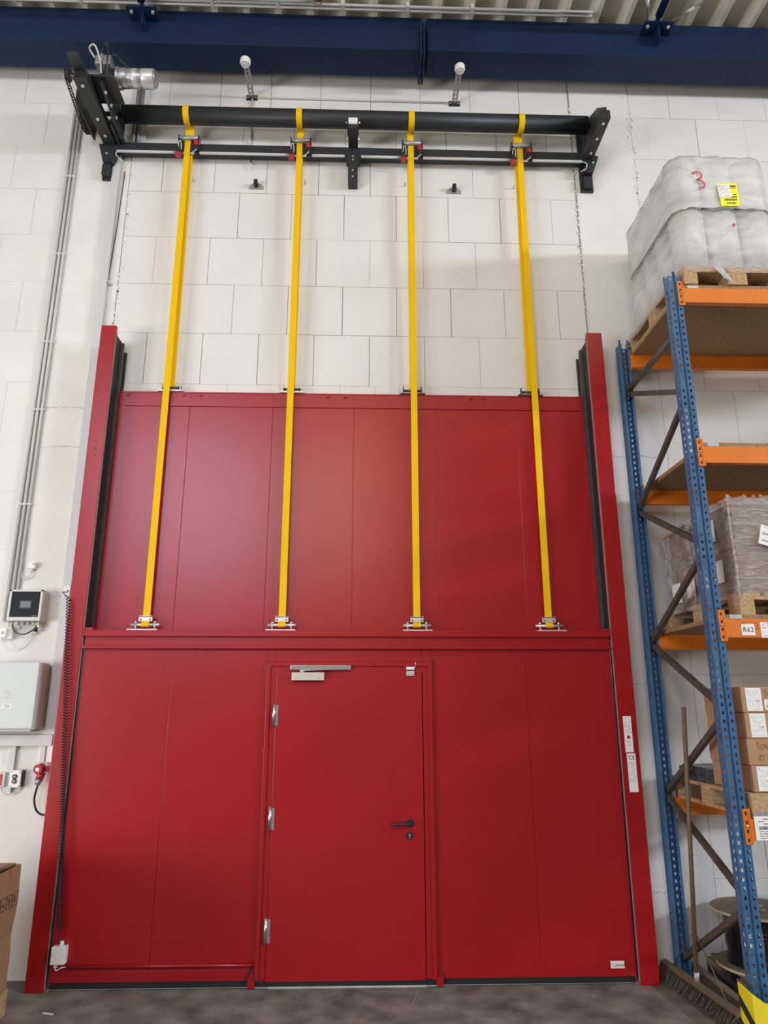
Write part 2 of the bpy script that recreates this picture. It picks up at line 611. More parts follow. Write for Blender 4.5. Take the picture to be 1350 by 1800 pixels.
bl = eaves_beam(-7.0, 0.535, 'blue painted steel beam spanning above the gear motor and white detector', 0.515, 1, -2.10)
br = eaves_beam(0.585, 8.0, 'blue painted steel beam spanning above the pallet rack', 0.565, -1, 2.79)
for gx, lab in ((-2.10, 'blue bracing tube meeting the beam above the gear motor'), (2.79, 'blue bracing tube meeting the beam above the rack')):
    t = thing('bracing_tube', lab, 'tube', (gx, -1.8, 8.2), 'roof bracing tubes')
    cy('tube', 'blue', t, (gx, -0.60, 8.225), (gx, -4.5, 8.225), 0.036)
    bx('tongue', 'blue', t, gx - 0.006, gx + 0.006, -0.62, -0.50, 8.17, 8.26)
for (dx, dy, lab) in ((-0.10, 0.35, 'thin galvanised tie rod fixed to the gusset, running towards the detectors'), (0.10, 1.05, 'thin galvanised tie rod fixed to the gusset, running away over the rack')):
    a = V((2.79 + dx, -0.57, 8.175))
    b = a + V((-0.9 if dx < 0 else 2.4, -2.2, 0.08))
    t = thing('tie_rod', lab, 'tie rod', a)
    cy('rod', 'galv', t, a, b, 0.008, seg=8)
    d = (b - a).normalized()
    cy('turnbuckle', 'zinc', t, a + d * 0.16, a + d * 0.24, 0.016, seg=8)

# conduits clipped below the deck beside the beam
ORDN = ['first', 'second', 'third', 'fourth', 'fifth']
for i in range(5):
    y, z = -0.505 - 0.036 * i, 8.315 + 0.004 * (i % 2)
    xe = 2.18 if i < 2 else -0.52
    t = thing('ceiling_conduit', ORDN[i] + ' grey roof conduit counted outwards from the blue beam, ' + ('a long run' if i < 2 else 'ending above the second strap'), 'conduit', (-2, y, z), 'conduits under the roof deck')
    cy('pipe', 'grey', t, (-6, y, z), (xe, y, z), 0.0125, seg=10)
    for k in range(int((xe + 5.2) / 0.62)):
        bx('clip', 'grey', t, -5.2 + 0.62 * k, -5.17 + 0.62 * k, y - 0.016, y + 0.016, z - 0.015, z + 0.045)
t = thing('loose_cable', 'bundle end of loose cables hanging out of the conduits', 'cable', (-0.5, -0.6, 8.3))
for k, m_ in enumerate(('tape', 'dark', 'white')):
    tb('strand', m_, t, [(-0.53, -0.58 - 0.03 * k, 8.315), (-0.45, -0.57 - 0.04 * k, 8.28), (-0.38, -0.62 - 0.02 * k, 8.30), (-0.36, -0.66, 8.36), (-0.40, -0.72, 8.42)], 0.007, 6)

# ------------------------------------------------------------------ detectors on slotted arms
def detector(x, z, lab):
    t = thing('smoke_detector', lab, 'detector', (x, -0.2, z), 'white detectors on slotted arms')
    L = -0.40
    arm = B()
    for s in (-1, 1):
        box(arm, x + s * 0.007, x + s * 0.027, L, -0.009, z - 0.003, z)
        box(arm, x + s * 0.0255, x + s * 0.027, L, -0.009, z, z + 0.02)
    k = 0
    while -0.012 - 0.05 * k > L:
        box(arm, x - 0.007, x + 0.007, -0.027 - 0.05 * k, -0.009 - 0.05 * k, z - 0.003, z)
        k += 1
    build('slotted_arm', arm, 'galv', t)
    bx('wall_plate', 'anth', t, x - 0.055, x + 0.055, -0.008, -0.001, z - 0.03, z + 0.03)
    for s in (-1, 1):
        cy('bolt', 'zinc', t, (x + s * 0.04, -0.016, z), (x + s * 0.04, -0.008, z), 0.009, seg=6)
    c = V((x, L - 0.02, z - 0.005))
    bm = B()
    zs = ((0.03, 0.040), (0.025, 0.048), (-0.012, 0.050), (-0.03, 0.044), (-0.042, 0.034))
    for (za, ra), (zb, rb) in zip(zs, zs[1:]):
        cyl(bm, c + UZ * za, c + UZ * zb, ra, rb, 20, caps=False)
    cyl(bm, c + UZ * 0.03, c + UZ * 0.031, 0.04, 0.04, 20)
    cyl(bm, c - UZ * 0.042, c - UZ * 0.043, 0.034, 0.03, 20)
    d = build('head', bm, 'white', t)
    bm = B()
    for i in range(10):
        a = 2 * math.pi * i / 10
        p = c + V((math.cos(a) * 0.0385, math.sin(a) * 0.0385, -0.037))
        obox(bm, p, V((-math.sin(a), math.cos(a), 0)) * 0.007, V((math.cos(a), math.sin(a), 0)) * 0.003, UZ * 0.003)
    build('vent_slot', bm, 'dark', d)
    bx('end_clip', 'dark', t, x - 0.014, x + 0.014, L - 0.01, L, z + 0.0, z + 0.05)


detector(-1.138, 7.745, 'white round detector on slotted wall arm between the first and second straps')
detector(0.893, 7.735, 'white round detector on slotted wall arm between the third and fourth straps')
t = thing('wall_conduit', 'thin grey conduit between the two white detectors', 'conduit', (-0.1, -0.01, 7.70))
cy('pipe', 'grey', t, (-1.06, -0.012, 7.742), (0.83, -0.012, 7.738), 0.008, seg=8)
t = thing('wall_conduit', 'short grey conduit dropping behind the black hoist tube', 'conduit', (-1.13, -0.01, 6.9))
cy('pipe', 'grey', t, (-1.13, -0.013, 7.72), (-1.13, -0.013, 6.98), 0.011, seg=8)
tb('cable_tail', 'grey', t, [(-1.13, -0.013, 6.98), (-1.11, -0.03, 6.93), (-1.09, -0.03, 6.88)], 0.006, 6)
t = thing('wall_conduit', 'pair of grey conduits rising behind the gear motor', 'conduit', (-2.20, -0.02, 6.9))
for dx in (0, 0.045):
    cy('pipe', 'galv', t, (-2.255 + dx, -0.022, 7.9), (-2.255 + dx, -0.022, 7.08), 0.018, seg=10)
bx('trunk', 'grey', t, -2.19, -2.14, -0.03, -0.003, 7.08, 7.9)

# ------------------------------------------------------------------ hoist
RY, RZ, RR = -0.203, 7.315, 0.083
h = thing('gate_hoist', 'black wall-mounted hoist tube with geared motor and cross bar above the gate', 'hoist', (-0.1, -0.1, 6.7))
bm = B()
cyl(bm, (-2.30, RY, RZ), (2.145, RY, RZ), RR, RR, 40)
build('winding_tube', bm, 'anth', h)
cy('shaft', 'anth', h, (-2.72, RY, RZ), (2.24, RY, RZ), 0.022)
# cross bar
bx('cross_bar', 'anth', h, -2.40, 2.18, -0.105, -0.022, 6.985, 7.085, 0.004)
for a, b in ((-2.36, -1.80), (-1.58, -0.73), (-0.51, -0.20), (-0.04, 0.345), (0.56, 1.405), (1.62, 2.10)):
    cy('cable_duct', 'grey', h, (a, -0.114, 6.972), (b, -0.114, 6.972), 0.013, seg=10)
tb('cable_tail', 'grey', h, [(2.10, -0.114, 6.972), (2.145, -0.115, 6.95), (2.14, -0.11, 6.90), (2.09, -0.10, 6.87)], 0.005, 6)
tb('cable_tail', 'grey', h, [(-2.36, -0.114, 6.972), (-2.37, -0.115, 6.94), (-2.34, -0.11, 6.90), (-2.30, -0.10, 6.87)], 0.005, 6)
# arms
def arm(x0, x1, tip, ztop):
    bm = B()
    box(bm, x0, x1, tip, -0.03, 7.05, ztop)
    a = build('arm', bm, 'anth', h, 0.004)
    for y in (-0.22, -0.42, tip + 0.07):
        cy('bolt', 'zinc', a, ((x0 + x1) / 2, y, 7.035), ((x0 + x1) / 2, y, 7.05), 0.014, seg=6)
    # wall plate, foot and chamfered gusset at the bar end
    bx('wall_plate', 'anth', h, x0 - 0.01, x1 - 0.037, -0.028, -0.004, 6.72, 7.42, 0.003)
    bx('foot', 'anth', h, x0 - 0.002, x1 - 0.037, -0.075, -0.028, 6.74, 6.86, 0.003)
    return a


al = arm(-2.50, -2.385, -0.85, 7.13)
bm = B()
prism(bm, [(-2.545, -0.10, 7.06), (-2.40, -0.10, 7.09), (-2.36, -0.10, 7.085), (-2.36, -0.10, 6.985), (-2.40, -0.10, 6.86), (-2.49, -0.10, 6.86)], (0, 0.07, 0))
build('bar_end_plate', bm, 'anth', h)
cy('bolt', 'zinc', h, (-2.46, -0.112, 6.95), (-2.46, -0.10, 6.95), 0.012, seg=6)
bm = B()
box(bm, -2.485, -2.40, -0.8535, -0.8495, 7.062, 7.118)
build('open_end_shade', bm, 'black', al)  # black patch on the solid tip, paints the shade inside a hollow tube
# console that carries the motor, standing further out
bx('motor_console', 'anth', h, -2.505, -2.41, -1.00, -0.50, 7.13, 7.175, 0.004)
bx('motor_plate', 'anth', h, -2.50, -2.20, -0.76, -0.46, 7.175, 7.195, 0.003)
bm = B()
prism(bm, [(-2.32, -0.72, 7.175), (-2.32, -0.30, 7.10), (-2.32, -0.10, 7.10), (-2.32, -0.10, 7.05), (-2.32, -0.34, 7.05), (-2.32, -0.74, 7.12)], (0.02, 0, 0))
pl = build('side_plate', bm, 'anth', h)
for y in (-0.66, -0.52, -0.38):
    cy('bolt', 'zinc', pl, (-2.30, y, 7.10), (-2.286, y, 7.10), 0.016, seg=6)
bx('bearing_plate', 'anth', h, -2.36, -2.335, -0.34, -0.06, 7.05, 7.46, 0.003)
# motor: axis along the wall
MY, MZ = -0.60, 7.322
mo = B()
cyl(mo, (-2.36, MY, MZ), (-2.23, MY, MZ), 0.075, 0.075, 24)
motor = build('gear_motor', mo, 'anth', h)
for nm, xa, xb, r, m_ in (('flange', -2.23, -2.205, 0.092, 'alu'), ('gear_housing', -2.205, -2.135, 0.085, 'alu'), ('motor_body', -2.135, -2.005, 0.080, 'alu'),
                          ('brake_ring', -2.09, -2.045, 0.083, 'zinc'), ('end_cover', -2.005, -1.900, 0.084, 'zinc'), ('end_cap', -1.900, -1.885, 0.070, 'alu')):
    bm = B()
    cyl(bm, (xa, MY, MZ), (xb, MY, MZ), r, r, 28)
    build(nm, bm, m_, motor, 0.003)
for a in (-2.5, -1.5, -0.6):
    cy('bolt', 'zinc', motor, (-2.24, MY + 0.088 * math.cos(a), MZ + 0.088 * math.sin(a)), (-2.195, MY + 0.088 * math.cos(a), MZ + 0.088 * math.sin(a)), 0.009, seg=6)
gb = bx('terminal_box', 'alu', motor, -2.42, -2.28, -0.68, -0.54, 7.40, 7.50, 0.012)
bx('rib', 'alu', gb, -2.36, -2.345, -0.70, -0.68, 7.40, 7.49)
tb('motor_cable', 'dark', motor, [(-2.38, -0.66, 7.50), (-2.32, -0.74, 7.55), (-2.27, -0.78, 7.48), (-2.27, -0.76, 7.34), (-2.29, -0.70, 7.22)], 0.008, 8)
tb('motor_cable', 'grey', motor, [(-2.42, -0.68, 7.46), (-2.45, -0.74, 7.50), (-2.38, -0.80, 7.47), (-2.32, -0.80, 7.32), (-2.31, -0.76, 7.20)], 0.008, 8)
tb('motor_cable', 'dark', motor, [(-2.34, -0.62, 7.50), (-2.25, -0.66, 7.52), (-2.18, -0.64, 7.45), (-2.10, -0.62, 7.40)], 0.008, 8)
for x in (-2.05, -1.95):
    cy('bolt', 'zinc', motor, (x, MY, MZ + 0.085), (x, MY, MZ + 0.115), 0.006, seg=6)
# chain drive outside the arm
SX, BR, SR = -2.66, 0.155, 0.045
bm = B()
cyl(bm, (SX - 0.012, RY, RZ), (SX + 0.012, RY, RZ), BR, BR, 44)
for i in range(44):
    a = 2 * math.pi * i / 44
    d = V((0, math.cos(a), math.sin(a)))
    obox(bm, V((SX, RY, RZ)) + d * (BR + 0.006), V((0.005, 0, 0)), V((0, -d.z, d.y)) * 0.005, d * 0.008)
build('sprocket', bm, 'anth', h)
PY = -0.61
bm = B()
cyl(bm, (SX - 0.012, PY, RZ), (SX + 0.012, PY, RZ), SR, SR, 20)
build('pinion', bm, 'anth', h)
cy('pinion_shaft', 'zinc', h, (SX - 0.05, PY, RZ), (-2.38, PY, RZ), 0.018)
bx('pinion_bearing', 'anth', h, -2.56, -2.535, -0.68, -0.54, 7.17, 7.40)
bx('chain_guard', 'anth', h, -2.60, -2.585, -0.56, -0.10, 7.10, 7.24)
bm = B()
rb, rs, L = BR + 0.016, SR + 0.016, RY - PY
al_ = math.asin((rb - rs) / L)
path = []
for i in range(33):
    a = math.pi / 2 + al_ - (math.pi + 2 * al_) * i / 32
    path.append(V((SX, RY + rb * math.cos(a), RZ + rb * math.sin(a))))
for i in range(25):
    t_ = i / 24
    a = -math.pi / 2 - al_ - (math.pi - 2 * al_) * t_
    path.append(V((SX, PY + rs * math.cos(a), RZ + rs * math.sin(a))))
path.append(path[0])
acc, pos = 0.0, []
for a, b in zip(path, path[1:]):
    l = (b - a).length
    while acc <= l:
        pos.append((a + (b - a) * (acc / l), (b - a).normalized()))
        acc += 0.025
    acc -= l
for i, (p, d) in enumerate(pos):
    n = V((0, -d.z, d.y))
    for s in (-1, 1):
        obox(bm, p + V((s * (0.010 if i % 2 else 0.0135), 0, 0)), V((0.0016, 0, 0)), d * 0.016, n * 0.010)
    cyl(bm, p + V((-0.014, 0, 0)), p + V((0.014, 0, 0)), 0.006, seg=6)
build('drive_chain', bm, 'track', h)
# end bearing and arm beside the rack
bm = B()
box(bm, 2.118, 2.215, -0.62, -0.03, 7.00, 7.09)
ar = build('arm', bm, 'anth', h, 0.004)
for y in (-0.20, -0.38, -0.56):
    cy('bolt', 'zinc', ar, (2.165, y, 6.986), (2.165, y, 7.00), 0.013, seg=6)
bx('wall_plate', 'anth', h, 2.10, 2.225, -0.028, -0.004, 6.70, 7.40, 0.003)
bx('foot', 'anth', h, 2.125, 2.205, -0.075, -0.028, 6.72, 6.84, 0.003)
bm = B()
prism(bm, [(2.15, -0.10, 7.085), (2.20, -0.10, 7.085), (2.275, -0.10, 7.045), (2.21, -0.10, 6.86), (2.12, -0.10, 6.86), (2.15, -0.10, 6.985)], (0, 0.07, 0))
build('bar_end_plate', bm, 'anth', h)
cy('bolt', 'zinc', h, (2.215, -0.112, 6.97), (2.215, -0.10, 6.97), 0.012, seg=6)
bm = B()
prism(bm, [(2.165, -0.62, 7.09), (2.165, -0.05, 7.09), (2.165, -0.05, 7.36), (2.165, -0.10, 7.39), (2.165, -0.26, 7.37), (2.165, -0.46, 7.27), (2.165, -0.62, 7.12)], (0.02, 0, 0))
bp_ = build('bearing_plate', bm, 'anth', h)
bx('bearing_block', 'galv', bp_, 2.186, 2.226, -0.30, -0.11, 7.25, 7.38, 0.006)
# centre support
bx('centre_arm', 'anth', h, -0.163, -0.072, -0.36, -0.03, 7.075, 7.115, 0.003)
cb = bx('centre_foot', 'anth', h, -0.163, -0.072, -0.125, -0.004, 6.69, 6.99, 0.003)
for z in (6.73, 6.80, 6.92, 6.96):
    cy('bolt', 'zinc', cb, (-0.118, -0.134, z), (-0.118, -0.125, z), 0.009, seg=6)
bm = B()
prism(bm, [(-0.20, -0.106, 6.985), (-0.035, -0.106, 6.985), (-0.06, -0.106, 6.90), (-0.175, -0.106, 6.90)], (0, 0.05, 0))
build('centre_gusset', bm, 'anth', h)
for s in (-0.171, -0.072):
    bx('roller_cheek', 'anth', h, s, s + 0.008, -0.37, -0.26, 7.075, 7.19)
cy('axle', 'zinc', h, (-0.185, -0.325, 7.165), (-0.05, -0.325, 7.165), 0.009, seg=8)
cy('axle', 'zinc', h, (-0.185, -0.20, 7.095), (-0.05, -0.20, 7.095), 0.010, seg=8)
cy('support_roller', 'white', h, (-0.161, -0.330, 7.155), (-0.074, -0.330, 7.155), 0.046, seg=24, bevel=0.003)

# ------------------------------------------------------------------ straps, guides and clamps
STX = [-1.700, -0.632, 0.440, 1.500]
ORD = ['first', 'second', 'third', 'fourth']
SY = -0.118
for i, x in enumerate(STX):
    o_ = ORD[i]
    dx = (0.036, 0.012, -0.012, -0.036)[i]
    t = thing('lifting_strap', o_ + ' yellow lifting strap counted from the gear motor, clamped to the lower leaf', 'strap', (x, SY, 2.44), 'lifting straps of the lower leaf')
    pts = [V((x, RY - (RR + 0.004) * math.cos(a), RZ + (RR + 0.004) * math.sin(a))) for a in [math.radians(d) for d in range(175, -181, -12)]]
    pts = [p for p in pts]
    # over the top, down the front and underneath, leaving the tube on the wall side
    wrap = [V((x, RY + (RR + 0.004) * math.sin(a), RZ + (RR + 0.004) * math.cos(a))) for a in [math.radians(d) for d in range(40, -271, -10)]]
    bm = B()
    strip(bm, wrap + [V((x, SY, RZ - 0.1)), V((x, SY, 6.0)), V((x, SY, 4.5)), V((x, SY, 2.53))], 0.056, 0.003, UX)
    build('webbing', bm, 'yellow', t)
    # clamp on top of the lower leaf
    cz = 2.441
    bx('base_plate', 'zinc', t, x - 0.115, x + 0.115, -0.215, -0.10, cz, cz + 0.012, 0.002)
    for s in (-1, 1):
        cy('stud', 'chrome', t, (x + s * 0.075, -0.135, cz + 0.012), (x + s * 0.075, -0.135, cz + 0.082), 0.007, seg=8)
        cy('nut', 'chrome', t, (x + s * 0.075, -0.135, cz + 0.012), (x + s * 0.075, -0.135, cz + 0.022), 0.014, seg=6)
        cy('nut', 'chrome', t, (x + s * 0.075, -0.135, cz + 0.064), (x + s * 0.075, -0.135, cz + 0.078), 0.013, seg=6)
    cy('clamp_pin', 'zinc', t, (x - 0.11, -0.135, cz + 0.052), (x + 0.11, -0.135, cz + 0.052), 0.011, seg=14)
    bm = B()
    lo = [V((x, -0.135 - 0.015 * math.cos(math.radians(d)), cz + 0.052 + 0.015 * math.sin(math.radians(d)))) for d in range(80, -181, -20)]
    strip(bm, [V((x, SY - 0.004, cz + 0.10))] + lo + [V((x, SY + 0.002, cz + 0.10))], 0.060, 0.003, UX)
    build('loop', bm, 'yellow', t)
    cl = bx('clamp_block', 'zinc', t, x - 0.052, x + 0.052, SY - 0.022, SY + 0.006, cz + 0.078, cz + 0.112, 0.002)
    bx('clamp_lip', 'zinc', cl, x - 0.055, x + 0.055, SY - 0.026, SY + 0.012, cz + 0.118, cz + 0.121)
    for s in (-1, 1):
        cy('screw', 'dark', cl, (x + s * 0.036, SY - 0.025, cz + 0.092), (x + s * 0.036, SY - 0.022, cz + 0.092), 0.006, seg=8)

    # second strap, to the upper leaf, slightly offset behind the first
    xb = x + dx * 0.75
    u_ = thing('lifting_strap', o_ + ' rear yellow strap counted from the gear motor, pinned to the upper leaf', 'strap', (xb, -0.06, 4.51), 'lifting straps of the upper leaf')
    bm = B()
    strip(bm, [V((xb, RY + RR * 0.9, RZ - 0.05)), V((xb, -0.10, 7.10)), V((xb, -0.096, 6.6)), V((xb, -0.072, 5.2)), V((xb, -0.062, 4.555))], 0.050, 0.003, UX)
    build('webbing', bm, 'yellow', u_)
    m_ = 'zinc' if i < 2 else 'track'
    bx('base_plate', m_, u_, xb - 0.11, xb + 0.11, -0.088, -0.036, 4.512, 4.522)
    cy('pin', 'track', u_, (xb - 0.085, -0.062, 4.553), (xb + 0.085, -0.062, 4.553), 0.011, seg=12)
    for s in (-1, 1):
        bm = B()
        prism(bm, [(xb + s * 0.075, -0.086, 4.522), (xb + s * 0.075, -0.040, 4.522), (xb + s * 0.075, -0.046, 4.588), (xb + s * 0.075, -0.080, 4.588)], (s * 0.008, 0, 0))
        build('lug', bm, m_, u_)

    # guide roller with slack-strap switches
    g = thing('strap_guide', o_ + ' strap guide roller with red limit switches counted from the gear motor', 'guide', (x, -0.1, 7.0), 'strap guides on the cross bar')
    gx = x + 0.012
    cy('guide_roller', 'galv', g, (gx - 0.088, -0.130, 7.125), (gx + 0.088, -0.130, 7.125), 0.022, seg=18)
    for s in (-1, 1):
        bx('bracket', 'anth', g, gx + s * 0.094 - 0.004, gx + s * 0.094 + 0.004, -0.15, -0.075, 7.06, 7.15)
    bx('back_plate', 'anth', g, gx - 0.098, gx + 0.098, -0.1115, -0.1055, 6.97, 7.11)
    for (sx, sz, up) in ((0.080, 7.040, 1), (-0.085, 6.958, -1)):
        q = bx('limit_switch', 'dark', g, gx + sx - 0.022, gx + sx + 0.022, -0.145, -0.112, sz - 0.055 if up > 0 else sz - 0.005, sz if up > 0 else sz + 0.055, 0.002)
        bx('switch_head', 'redplast', q, gx + sx - 0.026, gx + sx + 0.026, -0.150, -0.112, sz if up > 0 else sz - 0.052, sz + 0.055 if up > 0 else sz - 0.005, 0.003)
    bx('trip_bar', 'zinc', g, gx - 0.055, gx + 0.055, -0.1160, -0.1125, 6.955, 6.975)
    tb('cable', 'grey', g, [(gx - 0.09, -0.13, 7.0), (gx - 0.085, -0.16, 7.06), (gx - 0.065, -0.16, 7.05), (gx - 0.062, -0.14, 6.98)], 0.0045, 6)
    tb('cable', 'grey', g, [(gx + 0.08, -0.13, 7.02), (gx + 0.075, -0.15, 6.97), (gx + 0.05, -0.15, 6.95), (gx + 0.045, -0.14, 6.93)], 0.0045, 6)
    # nail in the wall under the guide
    tag(cy('wall_anchor', 'galv', None, (x + (0.055 if i < 2 else -0.055), 0.004, 6.74), (x + (0.055 if i < 2 else -0.055), -0.05, 6.74), 0.005, seg=8),
        'small steel anchor pin in the wall beside the ' + o_ + ' strap', 'anchor', 'wall anchors under the hoist')

for x, z, lab in ((-1.045, 6.70, 'small black wall bracket between the first and second straps'), (0.86, 6.698, 'small black wall bracket between the third and fourth straps')):
    t = thing('wall_bracket', lab, 'bracket', (x, -0.03, z - 0.05), 'small black wall brackets')
    bm = B()
    prism(bm, [(x - 0.07, -0.002, z - 0.035), (x + 0.07, -0.002, z - 0.035), (x + 0.07, -0.002, z - 0.005), (x + 0.035, -0.002, z + 0.03), (x - 0.035, -0.002, z + 0.03), (x - 0.07, -0.002, z - 0.005)], (0, -0.006, 0))
    build('plate', bm, 'galv', t)
    bx('lug', 'black', t, x - 0.018, x + 0.018, -0.07, -0.008, z - 0.02, z + 0.03, 0.004)
    for s in (-1, 1):
        cy('screw', 'zinc', t, (x + s * 0.048, -0.014, z - 0.02), (x + s * 0.048, -0.008, z - 0.02), 0.008, seg=8)

# ================================================================== THE GATE
for s, x0, x1, lab in ((1, -2.265, -2.137, 'tall red gate post with black guide tracks beside the grey wall cabinets'),
                       (-1, 1.958, 2.095, 'tall red gate post with white stickers beside the pallet rack')):
    t = thing('gate_post', lab, 'gate post', ((x0 + x1) / 2, -0.12, 0), 'red gate posts')
    bx('post_cover', 'red', t, x0, x1, -0.24, -0.206, 0, 5.05, 0.004)
    bx('post_channel', 'red', t, x0 - (0.010 if s > 0 else -0.008), x1 + (-0.008 if s > 0 else 0.010), -0.206, -0.010, 0, 4.93, 0.003)
    xi = x1 if s > 0 else x0
    for ya, yb, zt, w_ in ((-0.230, -0.219, 4.99, 0.008), (-0.112, -0.082, 4.95, 0.030), (-0.031, -0.012, 4.90, 0.036)):
        k = bx('guide_track', 'track', t, xi, xi + s * w_, ya, yb, 0.03, zt)
    bx('track_web', 'black', t, xi - s * 0.008, xi + s * 0.004, -0.206, -0.012, 0.03, 4.97)
    bx('brush_seal', 'brush', t, xi, xi + s * 0.006, -0.234, -0.231, 0.02, 4.99)
    if s > 0:
        for z in (4.95, 4.42, 3.98, 3.92, 3.86, 3.42, 3.12):
            cy('rivet', 'dark', t, (x0 + 0.066, -0.2415, z), (x0 + 0.066, -0.2395, z), 0.006 if z != 3.92 else 0.011, seg=10)
    else:
        rng = random.Random(11)
        st = sheet('sticker', 'paper', t, (x0 + 0.064, -0.240, 1.67), UX, UZ, 0.062, 0.262,
                   rows_of_text(rng, 0.05, 0.45, 9, h=0.014) + rows_of_text(rng, 0.70, 0.80, 4, 0.25, 0.8, h=0.014), 'inkgrey')
        bm = B()
        cyl(bm, (x0 + 0.064, -0.2412, 1.648), (x0 + 0.064, -0.2422, 1.648), 0.013, seg=18)
        build('warning_disc', bm, 'redplast', st)
        st = sheet('sticker', 'paper', t, (x0 + 0.072, -0.240, 1.395), UX, UZ, 0.066, 0.272,
                   rows_of_text(rng, 0.20, 0.72, 14, h=0.012), 'inkgrey')
        lettering('ce_mark', 'C\u20ac'.replace('\u20ac', 'E'), 0.042, (x0 + 0.048, -0.2412, 1.487), UX, UZ, 'ink', st)

# upper leaf
u = thing('gate_leaf', 'red upper gate leaf of smooth vertical panels in front of the masonry', 'gate leaf', (-0.09, -0.05, 2.40), 'red gate leaves')
UJ = [-2.128, -1.498, -0.783, -0.081, 0.630, 1.338, 1.952]
for a, b in zip(UJ, UJ[1:]):
    bx('panel', 'red', u, a + 0.0015, b - 0.0015, -0.072, -0.036, 2.40, 4.505, 0.0015)
bx('core', 'red', u, -2.12, 1.945, -0.066, -0.040, 2.41, 4.50)
tr = bx('top_strip', 'red', u, -2.055, 1.90, -0.081, -0.0725, 4.375, 4.450, 0.001)
bx('top_edge', 'red', u, -2.128, 1.952, -0.0755, -0.034, 4.500, 4.511)
for k in range(12):
    for z in (4.388, 4.437):
        cy('rivet', 'red', tr, (-2.02 + 0.353 * k, -0.083, z), (-2.02 + 0.353 * k, -0.0805, z), 0.005, seg=8)
for x in (-2.03, -1.55, -1.40, -0.30, -0.15, 0.95, 1.05):
    bm = B()
    tube(bm, [V((x + 0.018 * math.cos(a), -0.077, 4.474 + 0.008 * math.sin(a))) for a in [0.3 + 0.4 * i for i in range(12)]], 0.0025, 5)
    build('wire_tie', bm, 'red', u)

# lower leaf
l = thing('gate_leaf', 'red lower gate leaf of vertical panels with ledge rail and a personnel door', 'gate leaf', (-0.08, -0.12, 0.0), 'red gate leaves')
DX0, DX1, DZ1 = -0.718, 0.542, 2.200      # opening of the door frame
LB = 0.052
for x0, x1, z0, z1 in ((-2.122, -1.447, LB, 2.43), (-1.447, DX0, LB, 2.43), (DX0, -0.650, DZ1, 2.43), (-0.650, 0.466, DZ1, 2.43), (0.466, DX1, DZ1, 2.43),
                       (DX1, 1.274, LB, 2.43), (1.274, 1.944, LB, 2.43)):
    bx('panel', 'red', l, x0 + 0.0013, x1 - 0.0013, -0.142, -0.098, z0, z1, 0.0013)
bx('core', 'red', l, -2.12, DX0, -0.136, -0.102, 0.06, 2.42)
bx('core', 'red', l, DX1, 1.945, -0.136, -0.102, 0.06, 2.42)
bx('core', 'red', l, DX0, DX1, -0.136, -0.102, DZ1 + 0.01, 2.42)
# ledge rail with drip edge
bx('top_rail', 'red', l, -2.122, 1.944, -0.150, -0.143, 2.325, 2.43, 0.001)
bx('top_ledge', 'red', l, -2.122, 1.944, -0.182, -0.045, 2.428, 2.440, 0.002)
bx('ledge_face', 'red', l, -2.122, 1.944, -0.182, -0.178, 2.395, 2.428)
dr = bx('drip_edge', 'red', l, -2.122, 1.944, -0.184, -0.143, 2.300, 2.322, 0.004)
for k in range(12):
    cy('screw', 'red', dr, (-1.98 + 0.355 * k, -0.155, 2.340), (-1.98 + 0.355 * k, -0.149, 2.340), 0.006, seg=8)
for x in (-2.08, -2.055, -2.03, -2.0, 1.80, 1.83, 1.86, 1.90):
    cy('screw', 'red', dr, (x, -0.155, 2.340), (x, -0.149, 2.340), 0.004, seg=8)
for x in (-2.09, 1.91):
    bx('guide_shoe', 'red', l, x - 0.025, x + 0.03, -0.185, -0.09, 2.440, 2.458)
for xa, xb in ((-2.122, DX0), (DX1, 1.944)):
    bs = bx('bottom_strip', 'red', l, xa + 0.004, xb - 0.004, -0.147, -0.142, LB, 0.118, 0.001)
    for k in range(4):
        cy('screw', 'red', bs, (xa + 0.18 + 0.33 * k, -0.150, 0.100), (xa + 0.18 + 0.33 * k, -0.146, 0.100), 0.005, seg=8)
    bx('rubber_seal', 'black', l, xa + 0.01, xb - 0.01, -0.138, -0.098, 0.010, LB, 0.004)
for x in (DX0 - 0.045, DX1 - 0.005):
    bx('floor_stop', 'red', l, x, x + 0.05, -0.165, -0.105, 0.012, 0.07)
cy('cable_pipe', 'red', l, (-2.005, -0.155, 0.150), (DX0 - 0.02, -0.155, 0.150), 0.011, seg=12)
tb('wire', 'dark', l, [(-0.745, -0.150, 0.14), (-0.765, -0.150, 0.09), (-0.79, -0.15, 0.05)], 0.004, 6)
tb('wire', 'dark', l, [(-0.745, -0.150, 0.13), (-0.715, -0.17, 0.07), (-0.66, -0.175, 0.048)], 0.004, 6)
tb('wire', 'dark', l, [(0.565, -0.150, 0.12), (0.575, -0.16, 0.08), (0.61, -0.165, 0.05)], 0.004, 6)
p = W(1085.5, 1695.5, -0.2175)
p.y = -0.1475
js = sheet('maker_sticker', 'paper', l, p, UX, UZ, 0.098, 0.046, [(0.08, 0.80, 0.84, 0.05)], 'redplast')
lettering('sticker_name', 'Jansen', 0.026, p + V((-0.016, -0.001, -0.008)), UX, UZ, 'ink', js)
stroke('sticker_logo', [[(-0.044, 0.012), (-0.036, 0.016), (-0.030, 0.008), (-0.038, 0.004), (-0.044, 0.012)], [(-0.034, 0.002), (-0.026, 0.008), (-0.022, 0.0)]], 0.002, p + V((0, -0.001, -0.006)), UX, UZ, 'inkgrey', js)

LEAF_OUT = -0.070          # the lower leaf runs in the outer track
l.location.y += LEAF_OUT


def WL(px, py, y):
    p = W(px, py, y + LEAF_OUT)
    p.y = y
    return p


